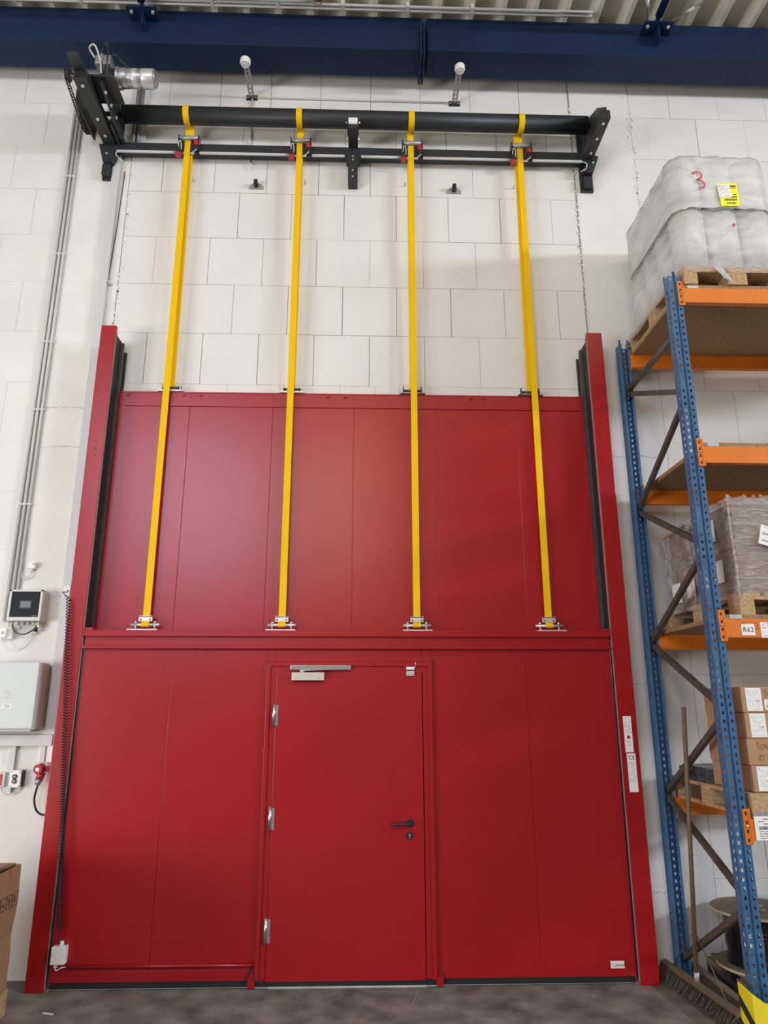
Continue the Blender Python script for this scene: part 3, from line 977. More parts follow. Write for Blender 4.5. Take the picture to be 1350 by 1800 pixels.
# ------------------------------------------------------------------ personnel door
d = thing('door_1', 'red steel personnel door set into the lower gate leaf', 'door', (-0.09, -0.15, 0), kind='structure')
LX0, LX1, LZ0, LZ1 = -0.644, 0.464, 0.048, 2.128
# frame: outer flange, stepped inner profile
for nm, a, b, y0, y1, zt in (('frame_flange', 0.0, 0.030, -0.170, -0.100, DZ1), ('frame_profile', 0.030, 0.072, -0.158, -0.100, DZ1 - 0.030)):
    bm = B()
    box(bm, DX0 + a, DX0 + b, y0, y1, LB, zt - (b - a))
    box(bm, DX1 - b, DX1 - a, y0, y1, LB, zt - (b - a))
    box(bm, DX0 + a, DX1 - a, y0, y1, zt - (b - a), zt)
    build(nm, bm, 'red', d, 0.002)
for x in (DX0 - 0.010, DX1 + 0.002):
    bx('frame_edge', 'red', d, x, x + 0.008, -0.158, -0.142, LB + 0.05, DZ1 + 0.012)
bx('frame_edge', 'red', d, DX0 - 0.010, DX1 + 0.010, -0.158, -0.142, DZ1 + 0.003, DZ1 + 0.012)
leaf = bx('door_leaf', 'red', d, LX0, LX1, -0.166, -0.112, LZ0, LZ1, 0.003)
bx('rubber_seal', 'black', d, LX0 + 0.02, LX1, -0.155, -0.12, 0.017, LZ0)
for xa, xb in ((DX0 + 0.005, LX0 + 0.02), (LX1, DX1 - 0.005)):
    bx('frame_foot_seal', 'black', d, xa, xb, -0.15, -0.11, 0.014, LB)
bx('gap_backing', 'red', d, DX0 + 0.02, DX1 - 0.02, -0.112, -0.100, LZ0 + 0.01, DZ1 - 0.02)  # plate added behind the leaf to block daylight in the edge gap
for py in (1257, 1440, 1638):
    pz = WL(478, py, -0.18).z
    hg = cy('hinge', 'chrome', d, (LX0 - 0.010, -0.176, pz - 0.082), (LX0 - 0.010, -0.176, pz + 0.082), 0.012, seg=14)
    bx('hinge_leaf', 'chrome', hg, LX0 + 0.002, LX0 + 0.022, -0.1685, -0.166, pz - 0.075, pz + 0.075)
# closer
a, b = WL(513, 1196, -0.2), WL(570, 1182, -0.2)
co = bx('door_closer', 'silver', d, a.x, b.x, -0.215, -0.166, a.z, b.z, 0.003)
cy('spindle', 'silver', co, (a.x + 0.075, -0.195, b.z), (a.x + 0.075, -0.195, b.z + 0.018), 0.018)
lettering('closer_mark', '---', 0.02, (b.x - 0.05, -0.2155, a.z + 0.012), UX, UZ, 'ink', co)
a2, b2 = WL(511, 1178, -0.18), WL(617, 1171, -0.18)
bx('closer_rail', 'chrome', d, a2.x, b2.x, -0.195, -0.170, a2.z + 0.002, b2.z + 0.006, 0.002)
bm = B()
obox(bm, V((a.x + 0.20, -0.20, b.z + 0.020)), V((0.125, 0, 0.006)), V((0, 0.008, 0)), V((0, 0, 0.004)))
build('closer_arm', bm, 'chrome', d)
# magnetic contact
p = WL(721, 1175, -0.17)
sn = bx('contact_sensor', 'white', d, p.x - 0.030, p.x + 0.030, -0.182, -0.158, p.z - 0.010, p.z + 0.012, 0.002)
tb('sensor_wire', 'white', d, [(p.x + 0.028, -0.165, p.z), (p.x + 0.038, -0.165, p.z + 0.012), (p.x + 0.040, -0.172, p.z + 0.045)], 0.003, 6)
mg = bx('contact_magnet', 'zinc', d, p.x - 0.030, p.x + 0.030, -0.186, -0.166, p.z - 0.056, p.z - 0.020, 0.002)
for s in (-1, 1):
    cy('screw', 'dark', mg, (p.x + s * 0.016, -0.188, p.z - 0.046), (p.x + s * 0.016, -0.186, p.z - 0.046), 0.004, seg=8)
# lever handle
p = WL(721, 1447, -0.175)
cy('handle_rose', 'dark', d, (p.x, -0.166, p.z), (p.x, -0.177, p.z), 0.028, seg=24, bevel=0.002)
hd = B()
tube(hd, spline([(p.x, -0.175, p.z), (p.x, -0.215, p.z), (p.x - 0.018, -0.226, p.z), (p.x - 0.07, -0.226, p.z - 0.001), (p.x - 0.125, -0.226, p.z - 0.002), (p.x - 0.132, -0.205, p.z - 0.002)], 6), 0.0105, 12)
build('lever_handle', hd, 'dark', d)
p = WL(720, 1469, -0.172)
lk = cy('lock_rose', 'dark', d, (p.x, -0.166, p.z), (p.x, -0.176, p.z), 0.026, seg=24, bevel=0.002)
bm = B()
cyl(bm, (p.x, -0.1775, p.z + 0.004), (p.x, -0.176, p.z + 0.004), 0.009, seg=14)
box(bm, p.x - 0.0045, p.x + 0.0045, -0.1775, -0.176, p.z - 0.016, p.z)
build('lock_cylinder', bm, 'chrome', lk)

d.location.y += LEAF_OUT

# ================================================================== LEFT-HAND WALL EQUIPMENT
cab = [(-2.853, 'outermost'), (-2.816, 'middle'), (-2.778, 'innermost')]
for i, (x, w_) in enumerate(cab):
    zb = (2.53, 2.52, 2.745)[i]
    t = thing('wall_conduit', 'tall grey conduit, ' + ('the one farthest from the red gate' if i == 0 else 'the one between two others' if i == 1 else 'the one closest to the red gate') + ', above the meter box', 'conduit', (x, -0.02, zb), 'tall conduits on the pier')
    cy('pipe', 'grey', t, (x, -0.0185, zb), (x, -0.0185, 7.9), 0.0125, seg=12)
    for z in (3.5, 4.35, 5.0, 5.9, 6.75):
        bx('clip', 'grey', t, x - 0.016, x + 0.018, -0.033, -0.003, z - 0.009, z + 0.009)
# trunking: vertical run and horizontal run under the inverter
t = thing('cable_trunking', 'light grey cable trunking rising beside the red gate post', 'trunking', (-2.38, -0.03, 1.60))
bx('channel', 'trunk', t, -2.415, -2.345, -0.045, -0.008, 1.667, 7.02, 0.002)
for z in (2.35, 3.35, 5.25):
    bx('cover_joint', 'box', t, -2.4158, -2.3442, -0.0458, -0.003, z, z + 0.004)
t = thing('cable_trunking', 'wide grey horizontal trunking under the inverter cabinet', 'trunking', (-2.9, -0.03, 1.585))
bx('channel', 'trunk', t, -3.4, -2.345, -0.065, -0.008, 1.585, 1.665, 0.002)
t = thing('cable_trunking', 'narrow grey trunking dropping to the push buttons', 'trunking', (-2.66, -0.02, 1.19))
a, b = W(17, 1320, -0.02), W(27, 1320, -0.02)
bx('channel', 'trunk', t, a.x, b.x + 0.006, -0.030, -0.003, W(15, 1395, -0.02).z, 1.585, 0.002)

# meter box with smoked window
t = thing('meter_box', 'grey electrical box with smoked window and small display', 'electrical box', (-2.63, -0.06, 2.45))
a, b = W(11, 1091, -0.115), W(77, 1037, -0.115)
mb = bx('housing', 'box', t, a.x, b.x, -0.105, -0.003, a.z, b.z, 0.006)
fr = B()
fw = 0.018
for q in ((a.x, a.x + fw, a.z + 0.028, b.z), (b.x - fw, b.x, a.z + 0.028, b.z), (a.x, b.x, a.z, a.z + 0.028), (a.x, b.x, b.z - 0.014, b.z)):
    box(fr, q[0], q[1], -0.122, -0.105, q[2], q[3])
build('lid_frame', fr, 'box', t, 0.002)
win = bx('window', 'smoke', t, a.x + fw, b.x - fw, -0.114, -0.105, a.z + 0.028, b.z - 0.014)
mx_, mz_ = (a.x + b.x) / 2, (a.z + b.z) / 2 + 0.005
bx('display_frame', 'dark', win, mx_ - 0.045, mx_ + 0.050, -0.117, -0.114, mz_ - 0.032, mz_ + 0.034)
bx('display', 'screen', win, mx_ - 0.036, mx_ + 0.042, -0.1178, -0.117, mz_ - 0.022, mz_ + 0.026)
stroke('box_mark', [[(0.0, 0.0), (0.008, 0.008), (0.010, 0.0), (0.018, 0.009), (0.020, 0.0)], [(0.024, 0.008), (0.030, 0.0), (0.036, 0.008), (0.042, 0.001)]], 0.0022, (b.x - 0.070, -0.1142, a.z + 0.034), UX, UZ, 'inkgrey', win)
for k in range(6):
    xg = a.x + 0.02 + 0.042 * k
    cy('cable_gland', 'box', t, (xg, -0.055, a.z), (xg, -0.055, a.z - 0.028), 0.012, seg=10)
zb = a.z - 0.025
tb('cable', 'dark', t, [(a.x + 0.02, -0.055, zb), (a.x + 0.05, -0.055, zb - 0.055), (a.x + 0.12, -0.055, zb - 0.075), (a.x + 0.19, -0.055, zb - 0.04), (a.x + 0.21, -0.05, zb - 0.005)], 0.005, 6)
tb('cable', 'grey', t, [(a.x + 0.062, -0.06, zb), (a.x + 0.08, -0.06, zb - 0.045), (a.x + 0.12, -0.06, zb - 0.04), (a.x + 0.145, -0.06, zb)], 0.004, 6)
tb('cable', 'grey', t, [(-2.816, -0.02, 2.53), (-2.80, -0.03, 2.48), (-2.74, -0.04, 2.47), (a.x + 0.02, -0.05, zb)], 0.004, 6)
cy('black_plug', 'dark', t, (b.x - 0.05, -0.05, zb), (b.x - 0.05, -0.05, zb - 0.055), 0.012, seg=10)
# socket beside it with the white lead
p = W(11, 1113, -0.05)
s_ = thing('wall_socket', 'white wall socket with plugged white lead under the meter box', 'socket', (p.x, -0.03, p.z - 0.05))
bx('housing', 'white', s_, p.x - 0.055, p.x + 0.045, -0.05, -0.003, p.z - 0.045, p.z + 0.045, 0.006)
bx('plug', 'white', s_, p.x - 0.035, p.x + 0.012, -0.085, -0.05, p.z - 0.035, p.z + 0.035, 0.006)
bx('label_strip', 'inkgrey', s_, p.x - 0.02, p.x + 0.0, -0.0856, -0.085, p.z - 0.012, p.z + 0.012)
e = W(66, 1100, -0.04)
tb('lead', 'white', s_, [(p.x - 0.02, -0.08, p.z - 0.03), (p.x - 0.02, -0.075, p.z - 0.075), (p.x + 0.04, -0.05, p.z - 0.12), (p.x + 0.12, -0.04, p.z - 0.10), (e.x, -0.04, e.z), (e.x + 0.005, -0.045, e.z + 0.05)], 0.0045, 6)
bx('lead_coupling', 'white', s_, e.x - 0.014, e.x + 0.020, -0.06, -0.03, e.z - 0.012, e.z + 0.018)
# small white outlet on the pier
p = W(56, 995, -0.03)
s_ = thing('wall_socket', 'small white outlet on the pier with a looped lead', 'socket', (p.x, -0.03, p.z - 0.05))
bx('housing', 'white', s_, p.x - 0.024, p.x + 0.030, -0.045, -0.003, p.z - 0.022, p.z + 0.030, 0.004)
bx('label_strip', 'inkgrey', s_, p.x + 0.012, p.x + 0.026, -0.0456, -0.045, p.z + 0.008, p.z + 0.024)
cy('gland', 'white', s_, (p.x, -0.025, p.z - 0.022), (p.x, -0.025, p.z - 0.042), 0.012, seg=10)
q = W(33, 1010, -0.02)
tb('lead', 'grey', s_, [(p.x, -0.025, p.z - 0.04), (p.x - 0.008, -0.03, p.z - 0.085), (p.x - 0.045, -0.03, p.z - 0.105), (q.x + 0.02, -0.02, q.z - 0.005), (q.x, -0.015, q.z + 0.02)], 0.004, 6)
# coil lead outlet on the trunking
p = W(119, 1038, -0.06)
s_ = thing('spiral_cable', 'black spiral cable hanging from a white outlet to the gate junction box', 'cable', (p.x, -0.15, 0.4))
bx('outlet', 'white', s_, p.x - 0.028, p.x + 0.026, -0.075, -0.045, p.z - 0.045, p.z + 0.040, 0.004)
P0, P1 = W(121, 1052, -0.275), W(103.5, 1634, -0.275)
tb('lead', 'dark', s_, [(p.x + 0.005, -0.076, p.z), (p.x + 0.012, -0.10, p.z - 0.02), (p.x + 0.004, -0.16, p.z - 0.03), (P0.x, P0.y + 0.02, P0.z)], 0.004, 6)
bm = B()
ax_ = P1 - P0
uu, vv = frame_of(ax_)
N = 128
seq = []
for i in range(N * 9 + 1):
    t_ = i / (N * 9)
    t2 = t_ ** 0.82 if False else t_ + 0.10 * math.sin(math.pi * t_)
    a = 2 * math.pi * i / 9
    seq.append(P0 + ax_ * t2 + (uu * math.cos(a) + vv * math.sin(a)) * 0.0165)
tube(bm, seq, 0.0038, 5)
build('coil', bm, 'black', s_)
jb = W(102.5, 1679, -0.26)
tb('lead', 'dark', s_, [P1, P1 + V((0.008, 0.01, -0.08)), (jb.x + 0.008, -0.243, jb.z + 0.07)], 0.004, 6)
# junction box on the gate
s_ = thing('junction_box', 'white junction box on the lower leaf beside the gate post', 'junction box', (jb.x, -0.18, jb.z - 0.08))
bx('housing', 'white', s_, jb.x - 0.048, jb.x + 0.048, -0.272, -0.2135, jb.z - 0.058, jb.z + 0.052, 0.006)
cy('gland', 'white', s_, (jb.x + 0.008, -0.243, jb.z + 0.052), (jb.x + 0.008, -0.243, jb.z + 0.080), 0.016, seg=12)
cy('gland', 'white', s_, (jb.x - 0.018, -0.243, jb.z - 0.058), (jb.x - 0.018, -0.243, jb.z - 0.080), 0.015, seg=12)
for s in (-1, 1):
    cy('screw', 'inkgrey', s_, (jb.x + s * 0.040, -0.2735, jb.z), (jb.x + s * 0.040, -0.272, jb.z), 0.004, seg=8)
tb('lead', 'white', s_, [(jb.x - 0.018, -0.243, jb.z - 0.078), (jb.x - 0.012, -0.240, jb.z - 0.10), (jb.x + 0.02, -0.230, 0.150), (jb.x + 0.06, -0.225, 0.150)], 0.004, 6)

# inverter
a, b = W(70, 1164, -0.21), W(57, 1283, -0.21)
ix1, iz1, iz0 = (a.x + b.x) / 2, a.z, b.z
t = thing('inverter_cabinet', 'large pale grey inverter cabinet with small T25 tag', 'cabinet', (ix1 - 0.28, -0.1, iz0))
bx('housing', 'box', t, ix1 - 0.555, ix1, -0.195, -0.03, iz0, iz1, 0.006)
bx('front_panel', 'invg', t, ix1 - 0.56, ix1 - 0.004, -0.212, -0.195, iz0 + 0.008, iz1 - 0.004, 0.006)
bx('mounting_frame', 'galv', t, ix1 - 0.54, ix1 + 0.006, -0.03, -0.004, iz0 + 0.02, iz1 - 0.02)
bx('bottom_tray', 'galv', t, ix1 - 0.555, ix1 - 0.02, -0.19, -0.035, iz0 - 0.012, iz0, 0.003)
for k in range(5):
    bx('vent_slot', 'dark', t, ix1 - 0.28 + 0.045 * k, ix1 - 0.27 + 0.045 * k, -0.17, -0.06, iz0 - 0.0135, iz0 - 0.012)
rng = random.Random(5)
p = W(15.5, 1222, -0.212)
sheet('rating_plate', 'box', t, V((p.x, -0.212, p.z)), UX, UZ, 0.078, 0.104, rows_of_text(rng, 0.08, 0.9, 8, 0.08, 0.9, 0.03), 'inkgrey')
p = W(12, 1240, -0.212)
tg = sheet('number_tag', 'paper', t, V((p.x, -0.212, p.z - 0.004)), UX, UZ, 0.064, 0.030)
lettering('tag_text', 'T25', 0.028, V((p.x - 0.024, -0.2132, p.z - 0.014)), UX, UZ, 'ink', tg)

# red industrial plug
p = W(71, 1350, -0.09)
t = thing('red_socket', 'red industrial plug and socket with black cable beside the gate post', 'socket', (p.x, -0.06, p.z - 0.1))
a = W(80, 1327, -0.04)
bx('wall_housing', 'white', t, a.x - 0.045, a.x + 0.060, -0.05, -0.003, a.z - 0.055, a.z + 0.075, 0.006)
bx('cover', 'box', t, a.x - 0.036, a.x + 0.004, -0.062, -0.05, a.z - 0.05, a.z + 0.065, 0.003)
cyl_d = V((-0.25, -1, -0.18)).normalized()
c = V((p.x, -0.055, p.z))
bm = B()
cyl(bm, c, c + cyl_d * 0.055, 0.034, 0.037, 22)
build('socket_lid', bm, 'redplast', t, 0.003)
bm = B()
uu = V((1, -0.2, 0)).normalized()
obox(bm, c + cyl_d * 0.0565, uu * 0.014, cyl_d * 0.0008, cyl_d.cross(uu) * 0.013)
build('lid_sticker', bm, 'paper', t)
bm = B()
obox(bm, c + V((0.03, 0.01, -0.01)), (0.03, 0, 0), (0, 0.03, 0), (0, 0, 0.02))
build('hinge_block', bm, 'redplast', t, 0.003)
cy('plug_body', 'redplast', t, c + V((0.006, -0.01, -0.03)), c + V((-0.006, -0.02, -0.085)), 0.030, 0.027, seg=18)
cy('plug_grip', 'galv', t, c + V((-0.006, -0.02, -0.080)), c + V((-0.014, -0.022, -0.118)), 0.029, 0.020, seg=18)
q0, q1, q2, q3 = (W(x, y, -0.07) for x, y in ((67, 1378), (60.5, 1402), (62, 1420), (78, 1432)))
tb('cable', 'black', t, [c + V((-0.014, -0.022, -0.11)), q0, q1, q2, W(68, 1429, -0.06), q3, V((q3.x + 0.07, -0.03, q3.z + 0.02))], 0.0075, 8)
# push-button box, and the red one at its side
p = W(27, 1369, -0.06)
t = thing('push_button_box', 'white push-button box with two black round buttons', 'switch box', (p.x, -0.04, p.z - 0.07))
bx('base', 'dark', t, p.x - 0.030, p.x + 0.046, -0.045, -0.003, p.z - 0.060, p.z + 0.060, 0.006)
bx('cover', 'white', t, p.x - 0.042, p.x + 0.040, -0.065, -0.045, p.z - 0.062, p.z + 0.062, 0.006)
for s in (-1, 1):
    cy('button_ring', 'dark', t, (p.x - 0.003, -0.065, p.z + s * 0.0165), (p.x - 0.003, -0.074, p.z + s * 0.0165), 0.017, seg=18)
    cy('button', 'grey', t, (p.x - 0.003, -0.074, p.z + s * 0.0165), (p.x - 0.003, -0.076, p.z + s * 0.0165), 0.006, seg=12)
    for r_ in (-1, 1):
        cy('screw', 'dark', t, (p.x + r_ * 0.030, -0.0665, p.z + s * 0.050), (p.x + r_ * 0.030, -0.065, p.z + s * 0.050), 0.004, seg=8)
tb('lead', 'grey', t, [(p.x + 0.01, -0.03, p.z - 0.06), (p.x - 0.005, -0.03, p.z - 0.10), (p.x - 0.04, -0.025, p.z - 0.105), (p.x - 0.06, -0.02, p.z - 0.075)], 0.004, 6)
p = W(2, 1371, -0.06)
t = thing('alarm_box', 'grey call box with red front plate beside the push buttons', 'switch box', (p.x - 0.03, -0.04, p.z - 0.06))
bx('housing', 'box', t, p.x - 0.085, p.x + 0.022, -0.055, -0.003, p.z - 0.050, p.z + 0.052, 0.005)
bx('front_plate', 'redplast', t, p.x - 0.08, p.x + 0.006, -0.059, -0.055, p.z - 0.040, p.z + 0.042, 0.002)
tb('lead', 'grey', t, [(p.x - 0.01, -0.03, p.z - 0.05), (p.x + 0.005, -0.03, p.z - 0.085), (p.x + 0.03, -0.025, p.z - 0.095), (p.x + 0.055, -0.02, p.z - 0.075)], 0.004, 6)
# hook and small clamp
p = W(193, 493, -0.02)
t = thing('wall_hook', 'small bent steel hook on the pier joint', 'hook', (p.x, -0.03, p.z - 0.05))
tb('hook', 'galv', t, [(p.x + 0.02, 0.0, p.z - 0.035), (p.x + 0.0, -0.03, p.z - 0.04), (p.x - 0.022, -0.03, p.z - 0.015), (p.x - 0.018, -0.03, p.z + 0.02), (p.x + 0.0, -0.02, p.z + 0.034)], 0.006, 8)
tb('wire', 'dark', t, [(p.x - 0.018, -0.012, p.z + 0.02), (p.x + 0.005, -0.008, p.z + 0.6), (p.x + 0.02, -0.008, p.z + 1.2)], 0.0035, 6)

# ================================================================== PALLETS
BOARD = {}


def pallet(x0, y0, z0, label, m='wood', w=0.8, dpt=1.2, group='wooden pallets'):
    """w along x, dpt along y, deck boards run along y"""
    t = thing('pallet', label, 'pallet', (x0 + w / 2, y0 + dpt / 2, z0), group)

    def piece(nm, cx, cyy, cz, sx, sy, sz):
        key = (nm, round(sx, 4), round(sy, 4), round(sz, 4), m)
        if key not in BOARD:
            bm = B()
            box(bm, -sx / 2, sx / 2, -sy / 2, sy / 2, -sz / 2, sz / 2)
            me = bpy.data.meshes.new(nm)
            bm.to_mesh(me)
            bm.free()
            me.materials.append(M[m])
            BOARD[key] = me
        o = bpy.data.objects.new(nm, BOARD[key])
        COL.objects.link(o)
        o.parent = t
        o.location = V((cx, cyy, cz)) - ORG[t]
    ws = (0.145, 0.100, 0.145, 0.100, 0.145)
    cxs = (0.0725, 0.235, 0.40, 0.565, 0.7275)
    for c_, w_ in zip(cxs, ws):
        piece('deck_board', x0 + c_ * w / 0.8, y0 + dpt / 2, z0 + 0.133, w_, dpt, 0.022)
    for c_ in (0.0725, dpt / 2, dpt - 0.0725):
        piece('stringer_board', x0 + w / 2, y0 + c_, z0 + 0.111, w, 0.145, 0.022)
        for bx_ in (0.05, w / 2, w - 0.05):
            piece('block', x0 + bx_, y0 + c_, z0 + 0.061, 0.100 if bx_ != w / 2 else 0.145, 0.145, 0.078)
    for bx_ in (0.05, w / 2, w - 0.05):
        piece('base_board', x0 + bx_, y0 + dpt / 2, z0 + 0.011, 0.100 if bx_ != w / 2 else 0.145, dpt, 0.022)
    return t


# ================================================================== PALLET RACK
rk = thing('pallet_rack', 'blue and orange pallet rack standing against the wall beside the gate', 'rack', (3.65, -0.69, 0))
FX, FW, FD = 2.252, 0.092, 0.075      # upright left edge, face width, depth


def upright_mesh(hgt):
    """perforated channel, face in the plane y=0 looking towards -y, depth towards +y; x from 0 to FW"""
    bm = B()
    pitch, hw, hh = 0.05, 0.014, 0.021

    def perforated(p, q, c):          # strip between offsets p and q (0..1 along vector), hole centred at c
        n = int(hgt / pitch)
        for i in range(n):
            z0, z1 = i * pitch, (i + 1) * pitch
            zc = (z0 + z1) / 2
            a, b = c - hw / 2, c + hw / 2
            za, zb_ = zc - hh / 2, zc + hh / 2
            for (xa, xb, ya, yb) in ((p, a, z0, z1), (b, q, z0, z1), (a, b, z0, za), (a, b, zb_, z1)):
                yield xa, xb, ya, yb
    mid = FW / 2
    for p, q, c in ((0.0, mid - 0.010, 0.020), (mid + 0.010, FW, FW - 0.020)):
        for xa, xb, ya, yb in perforated(p, q, c):
            bm.faces.new([bm.verts.new(k) for k in ((xa, 0, ya), (xb, 0, ya), (xb, 0, yb), (xa, 0, yb))])
    g = 0.012
    for (xa, ya, xb, yb) in ((mid - 0.010, 0, mid - 0.005, g), (mid - 0.005, g, mid + 0.005, g), (mid + 0.005, g, mid + 0.010, 0)):
        bm.faces.new([bm.verts.new(k) for k in ((xa, ya, 0), (xb, yb, 0), (xb, yb, hgt), (xa, ya, hgt))])
    for xs_ in (0.0, FW):
        for xa, xb, ya, yb in perforated(0.0, FD, 0.032):
            bm.faces.new([bm.verts.new(k) for k in ((xs_, xa, ya), (xs_, xb, ya), (xs_, xb, yb), (xs_, xa, yb))])
        inn = 0.018 if xs_ == 0 else -0.018
        bm.faces.new([bm.verts.new(k) for k in ((xs_, FD, 0), (xs_ + inn, FD, 0), (xs_ + inn, FD, hgt), (xs_, FD, hgt))])
    bmesh.ops.remove_doubles(bm, verts=bm.verts, dist=0.0002)
    bmesh.ops.recalc_face_normals(bm, faces=bm.faces)
    me = bpy.data.meshes.new('upright')
    bm.to_mesh(me)
    bm.free()
    me.materials.append(M['rack'])
    return me


UME = upright_mesh(4.995)
HF = -1.24
RB = -0.125
XR = FX + FW + 2.70
for x in (FX, XR):
    for yy, flip in ((HF, 1), (RB, -1)):
        o = bpy.data.objects.new('upright', UME)
        COL.objects.link(o)
        o.parent = rk
        o.location = V((x, yy, 0.008)) - ORG[rk]
        o.scale = (1, flip, 1)
        sol = o.modifiers.new('gauge', 'SOLIDIFY')
        sol.thickness = 0.002
        sol.offset = 0
        bx('foot_plate', 'rack', rk, x - 0.012, x + FW + 0.012, min(yy, yy + flip * FD) - 0.015, max(yy, yy + flip * FD) + 0.015, 0, 0.008)
# diagonal bracing of the frames
rear = [0.127, 1.239, 2.355, 3.449, 4.522]
front = [0.734, 1.837, 2.905, 4.03]
BXX = FX + 0.062


def brace(x, ya, za, yb, zb_):
    bm = B()
    a, b = V((x, ya, za)), V((x, yb, zb_))
    dd = (b - a).normalized()
    n = V((0, -dd.z, dd.y))
    obox(bm, (a + b) / 2 - V((0.015, 0, 0)), V((0.0012, 0, 0)), (b - a) / 2, n * 0.020)
    for s in (-1, 1):
        obox(bm, (a + b) / 2 + n * s * 0.019, V((0.015, 0, 0)), (b - a) / 2, n * 0.0012)
    build('brace', bm, 'brace', rk)


for x in (BXX, XR + 0.04):
    zig = []
    for i, zf in enumerate(front):
        brace(x, -0.165, rear[i] + 0.02, -1.19, zf - 0.01)
        brace(x, -1.19, zf + 0.02, -0.165, rear[i + 1] - 0.02)
    brace(x, -0.165, 4.535, -1.19, 4.535 + 0.0)
# beams with end connectors
for nm, zb_ in (('one', 1.095), ('two', 2.300), ('three', 3.490), ('four', 4.735)):
    for yf, sgn in ((HF - 0.004, -1), (RB + 0.004, 1)):
        y0, y1 = (yf, yf + 0.045) if sgn < 0 else (yf - 0.045, yf)
        if sgn > 0:
            y0, y1 = -0.215, -0.17
        else:
            y0, y1 = -1.252, -1.205
        bmx = bx('beam', 'orange', rk, FX + FW + 0.004, XR - 0.004, y0, y1, zb_, zb_ + 0.12, 0.004)
        for xe, dxx in ((FX + FW, -1), (XR, 1)):
            x0_, x1_ = (xe - 0.030, xe + 0.016) if dxx < 0 else (xe - 0.016, xe + 0.030)
            yc = HF - 0.0055 if sgn < 0 else RB + 0.0055
            cn = bx('connector', 'orange', bmx, x0_, x1_, yc - 0.0035, yc + 0.0035, zb_ - 0.022, zb_ + 0.178, 0.0015)
            sd = B()
            box(sd, xe + (0.001 if dxx < 0 else -0.004), xe + (0.004 if dxx < 0 else -0.001), min(yc, y0), max(yc, y1), zb_ - 0.02, zb_ + 0.17)
            build('connector_side', sd, 'orange', bmx)
            if sgn < 0 and dxx < 0:
                for k in range(4):
                    zz = zb_ + 0.003 + 0.05 * k
                    bx('connector_slot', 'dark', bmx, x0_ + 0.012, x0_ + 0.023, yc - 0.0045, yc - 0.003, zz - 0.010, zz + 0.010)
                cy('safety_pin', 'zinc', bmx, (x0_ + 0.017, yc - 0.012, zb_ + 0.085), (x0_ + 0.022, yc - 0.003, zb_ + 0.078), 0.006, seg=8)
# chipboard decks
for zb_, y0, lab in ((4.855, -1.245, 'chipboard shelf board under the wrapped rolls'), (3.61, -1.245, 'empty chipboard shelf board of the rack'),
                     (2.42, -1.245, 'chipboard shelf board carrying the wrapped brown cartons')):
    o = bx('shelf_board', 'chip', None, FX + FW + 0.02, XR - 0.02, y0, -0.165, zb_, zb_ + 0.030)
    tag(o, lab, 'shelf board', 'rack shelf boards')
    bx('steel_edge', 'zinc', o, FX + FW + 0.045, FX + FW + 0.125, y0 - 0.004, y0 + 0.0, zb_ + 0.002, zb_ + 0.029)
# labels on the beams
p = V((2.498, -1.2525, 2.352))
lb = sheet('location_label', 'paper', rk, p, UX, UZ, 0.088, 0.072)
lettering('label_text', 'R62', 0.046, p + V((-0.037, -0.001, -0.016)), UX, UZ, 'ink', lb)
stroke('pencil_note', [[(-0.05, 0.02), (-0.035, 0.045), (-0.02, 0.035), (-0.03, 0.02)], [(0.045, 0.02), (0.05, 0.045), (0.065, 0.045), (0.062, 0.02), (0.05, 0.0), (0.08, 0.006)]], 0.0025, p, UX, UZ, 'pencil', rk)
rng = random.Random(2)
sheet('load_sticker', 'paper', rk, V((2.605, -1.2525, 2.350)), UX, UZ, 0.050, 0.100, rows_of_text(rng, 0.08, 0.22, 3, 0.15, 0.85, 0.02) + [(0.2, 0.33, 0.6, 0.05), (0.25, 0.85, 0.5, 0.05)], 'inkgrey')
sheet('article_label', 'paper', rk, V((2.475, -1.2555, 1.165)), UX, UZ, 0.20, 0.135,
      rows_of_text(rng, 0.10, 0.30, 3, 0.12, 0.95, 0.03) + barcode(rng, 0.12, 0.95, 0.42, 0.14) + rows_of_text(rng, 0.62, 0.9, 4, 0.12, 0.9, 0.025), 'ink')
bx('label_holder', 'galv', rk, 2.378, 2.57, -1.2545, -1.252, 1.215, 1.255)
# loose hooks at the rear upright head
tb('wire_hook', 'dark', rk, [(FX + FW, -0.17, 4.93), (FX + FW + 0.03, -0.18, 4.95), (FX + FW + 0.05, -0.18, 4.92), (FX + FW + 0.01, -0.18, 4.86)], 0.005, 6)
tb('wire_hook', 'dark', rk, [(FX + FW, -0.17, 4.97), (FX + FW + 0.04, -0.18, 5.0), (FX + FW + 0.055, -0.18, 4.97), (FX + FW + 0.01, -0.18, 4.92)], 0.005, 6)

# ------------------------------------------------------------------ top level: wrapped rolls
pallet(2.368, -1.262, 4.886, 'wooden pallet under the film-wrapped rolls on top of the rack')
rl = thing('wrapped_roll_load', 'white rolls wrapped in clear film with yellow label and red number three', 'wrapped load', (2.768, -0.75, 5.03))
ZL0, ZL1, ZL2 = 5.031, 5.552, 6.045
RRD = 0.126
bm = B()
cyl(bm, (0, 0, 0), (0, 0, 1), RRD, RRD, 28)
RME = bpy.data.meshes.new('roll')
bm.to_mesh(RME)
bm.free()
RME.materials.append(M['roll'])
for z0, z1, ins in ((ZL0 + 0.003, ZL1 - 0.006, 0.0), (ZL1 + 0.003, ZL2 - 0.008, 0.0)):
    for i in range(3):
        for j in range(4):
            o = bpy.data.objects.new('roll', RME)
            COL.objects.link(o)
            o.parent = rl
            o.location = V((2.508 + 0.259 * i, -1.115 + 0.256 * j, z0)) - ORG[rl]
            o.scale = (1, 1, z1 - z0)


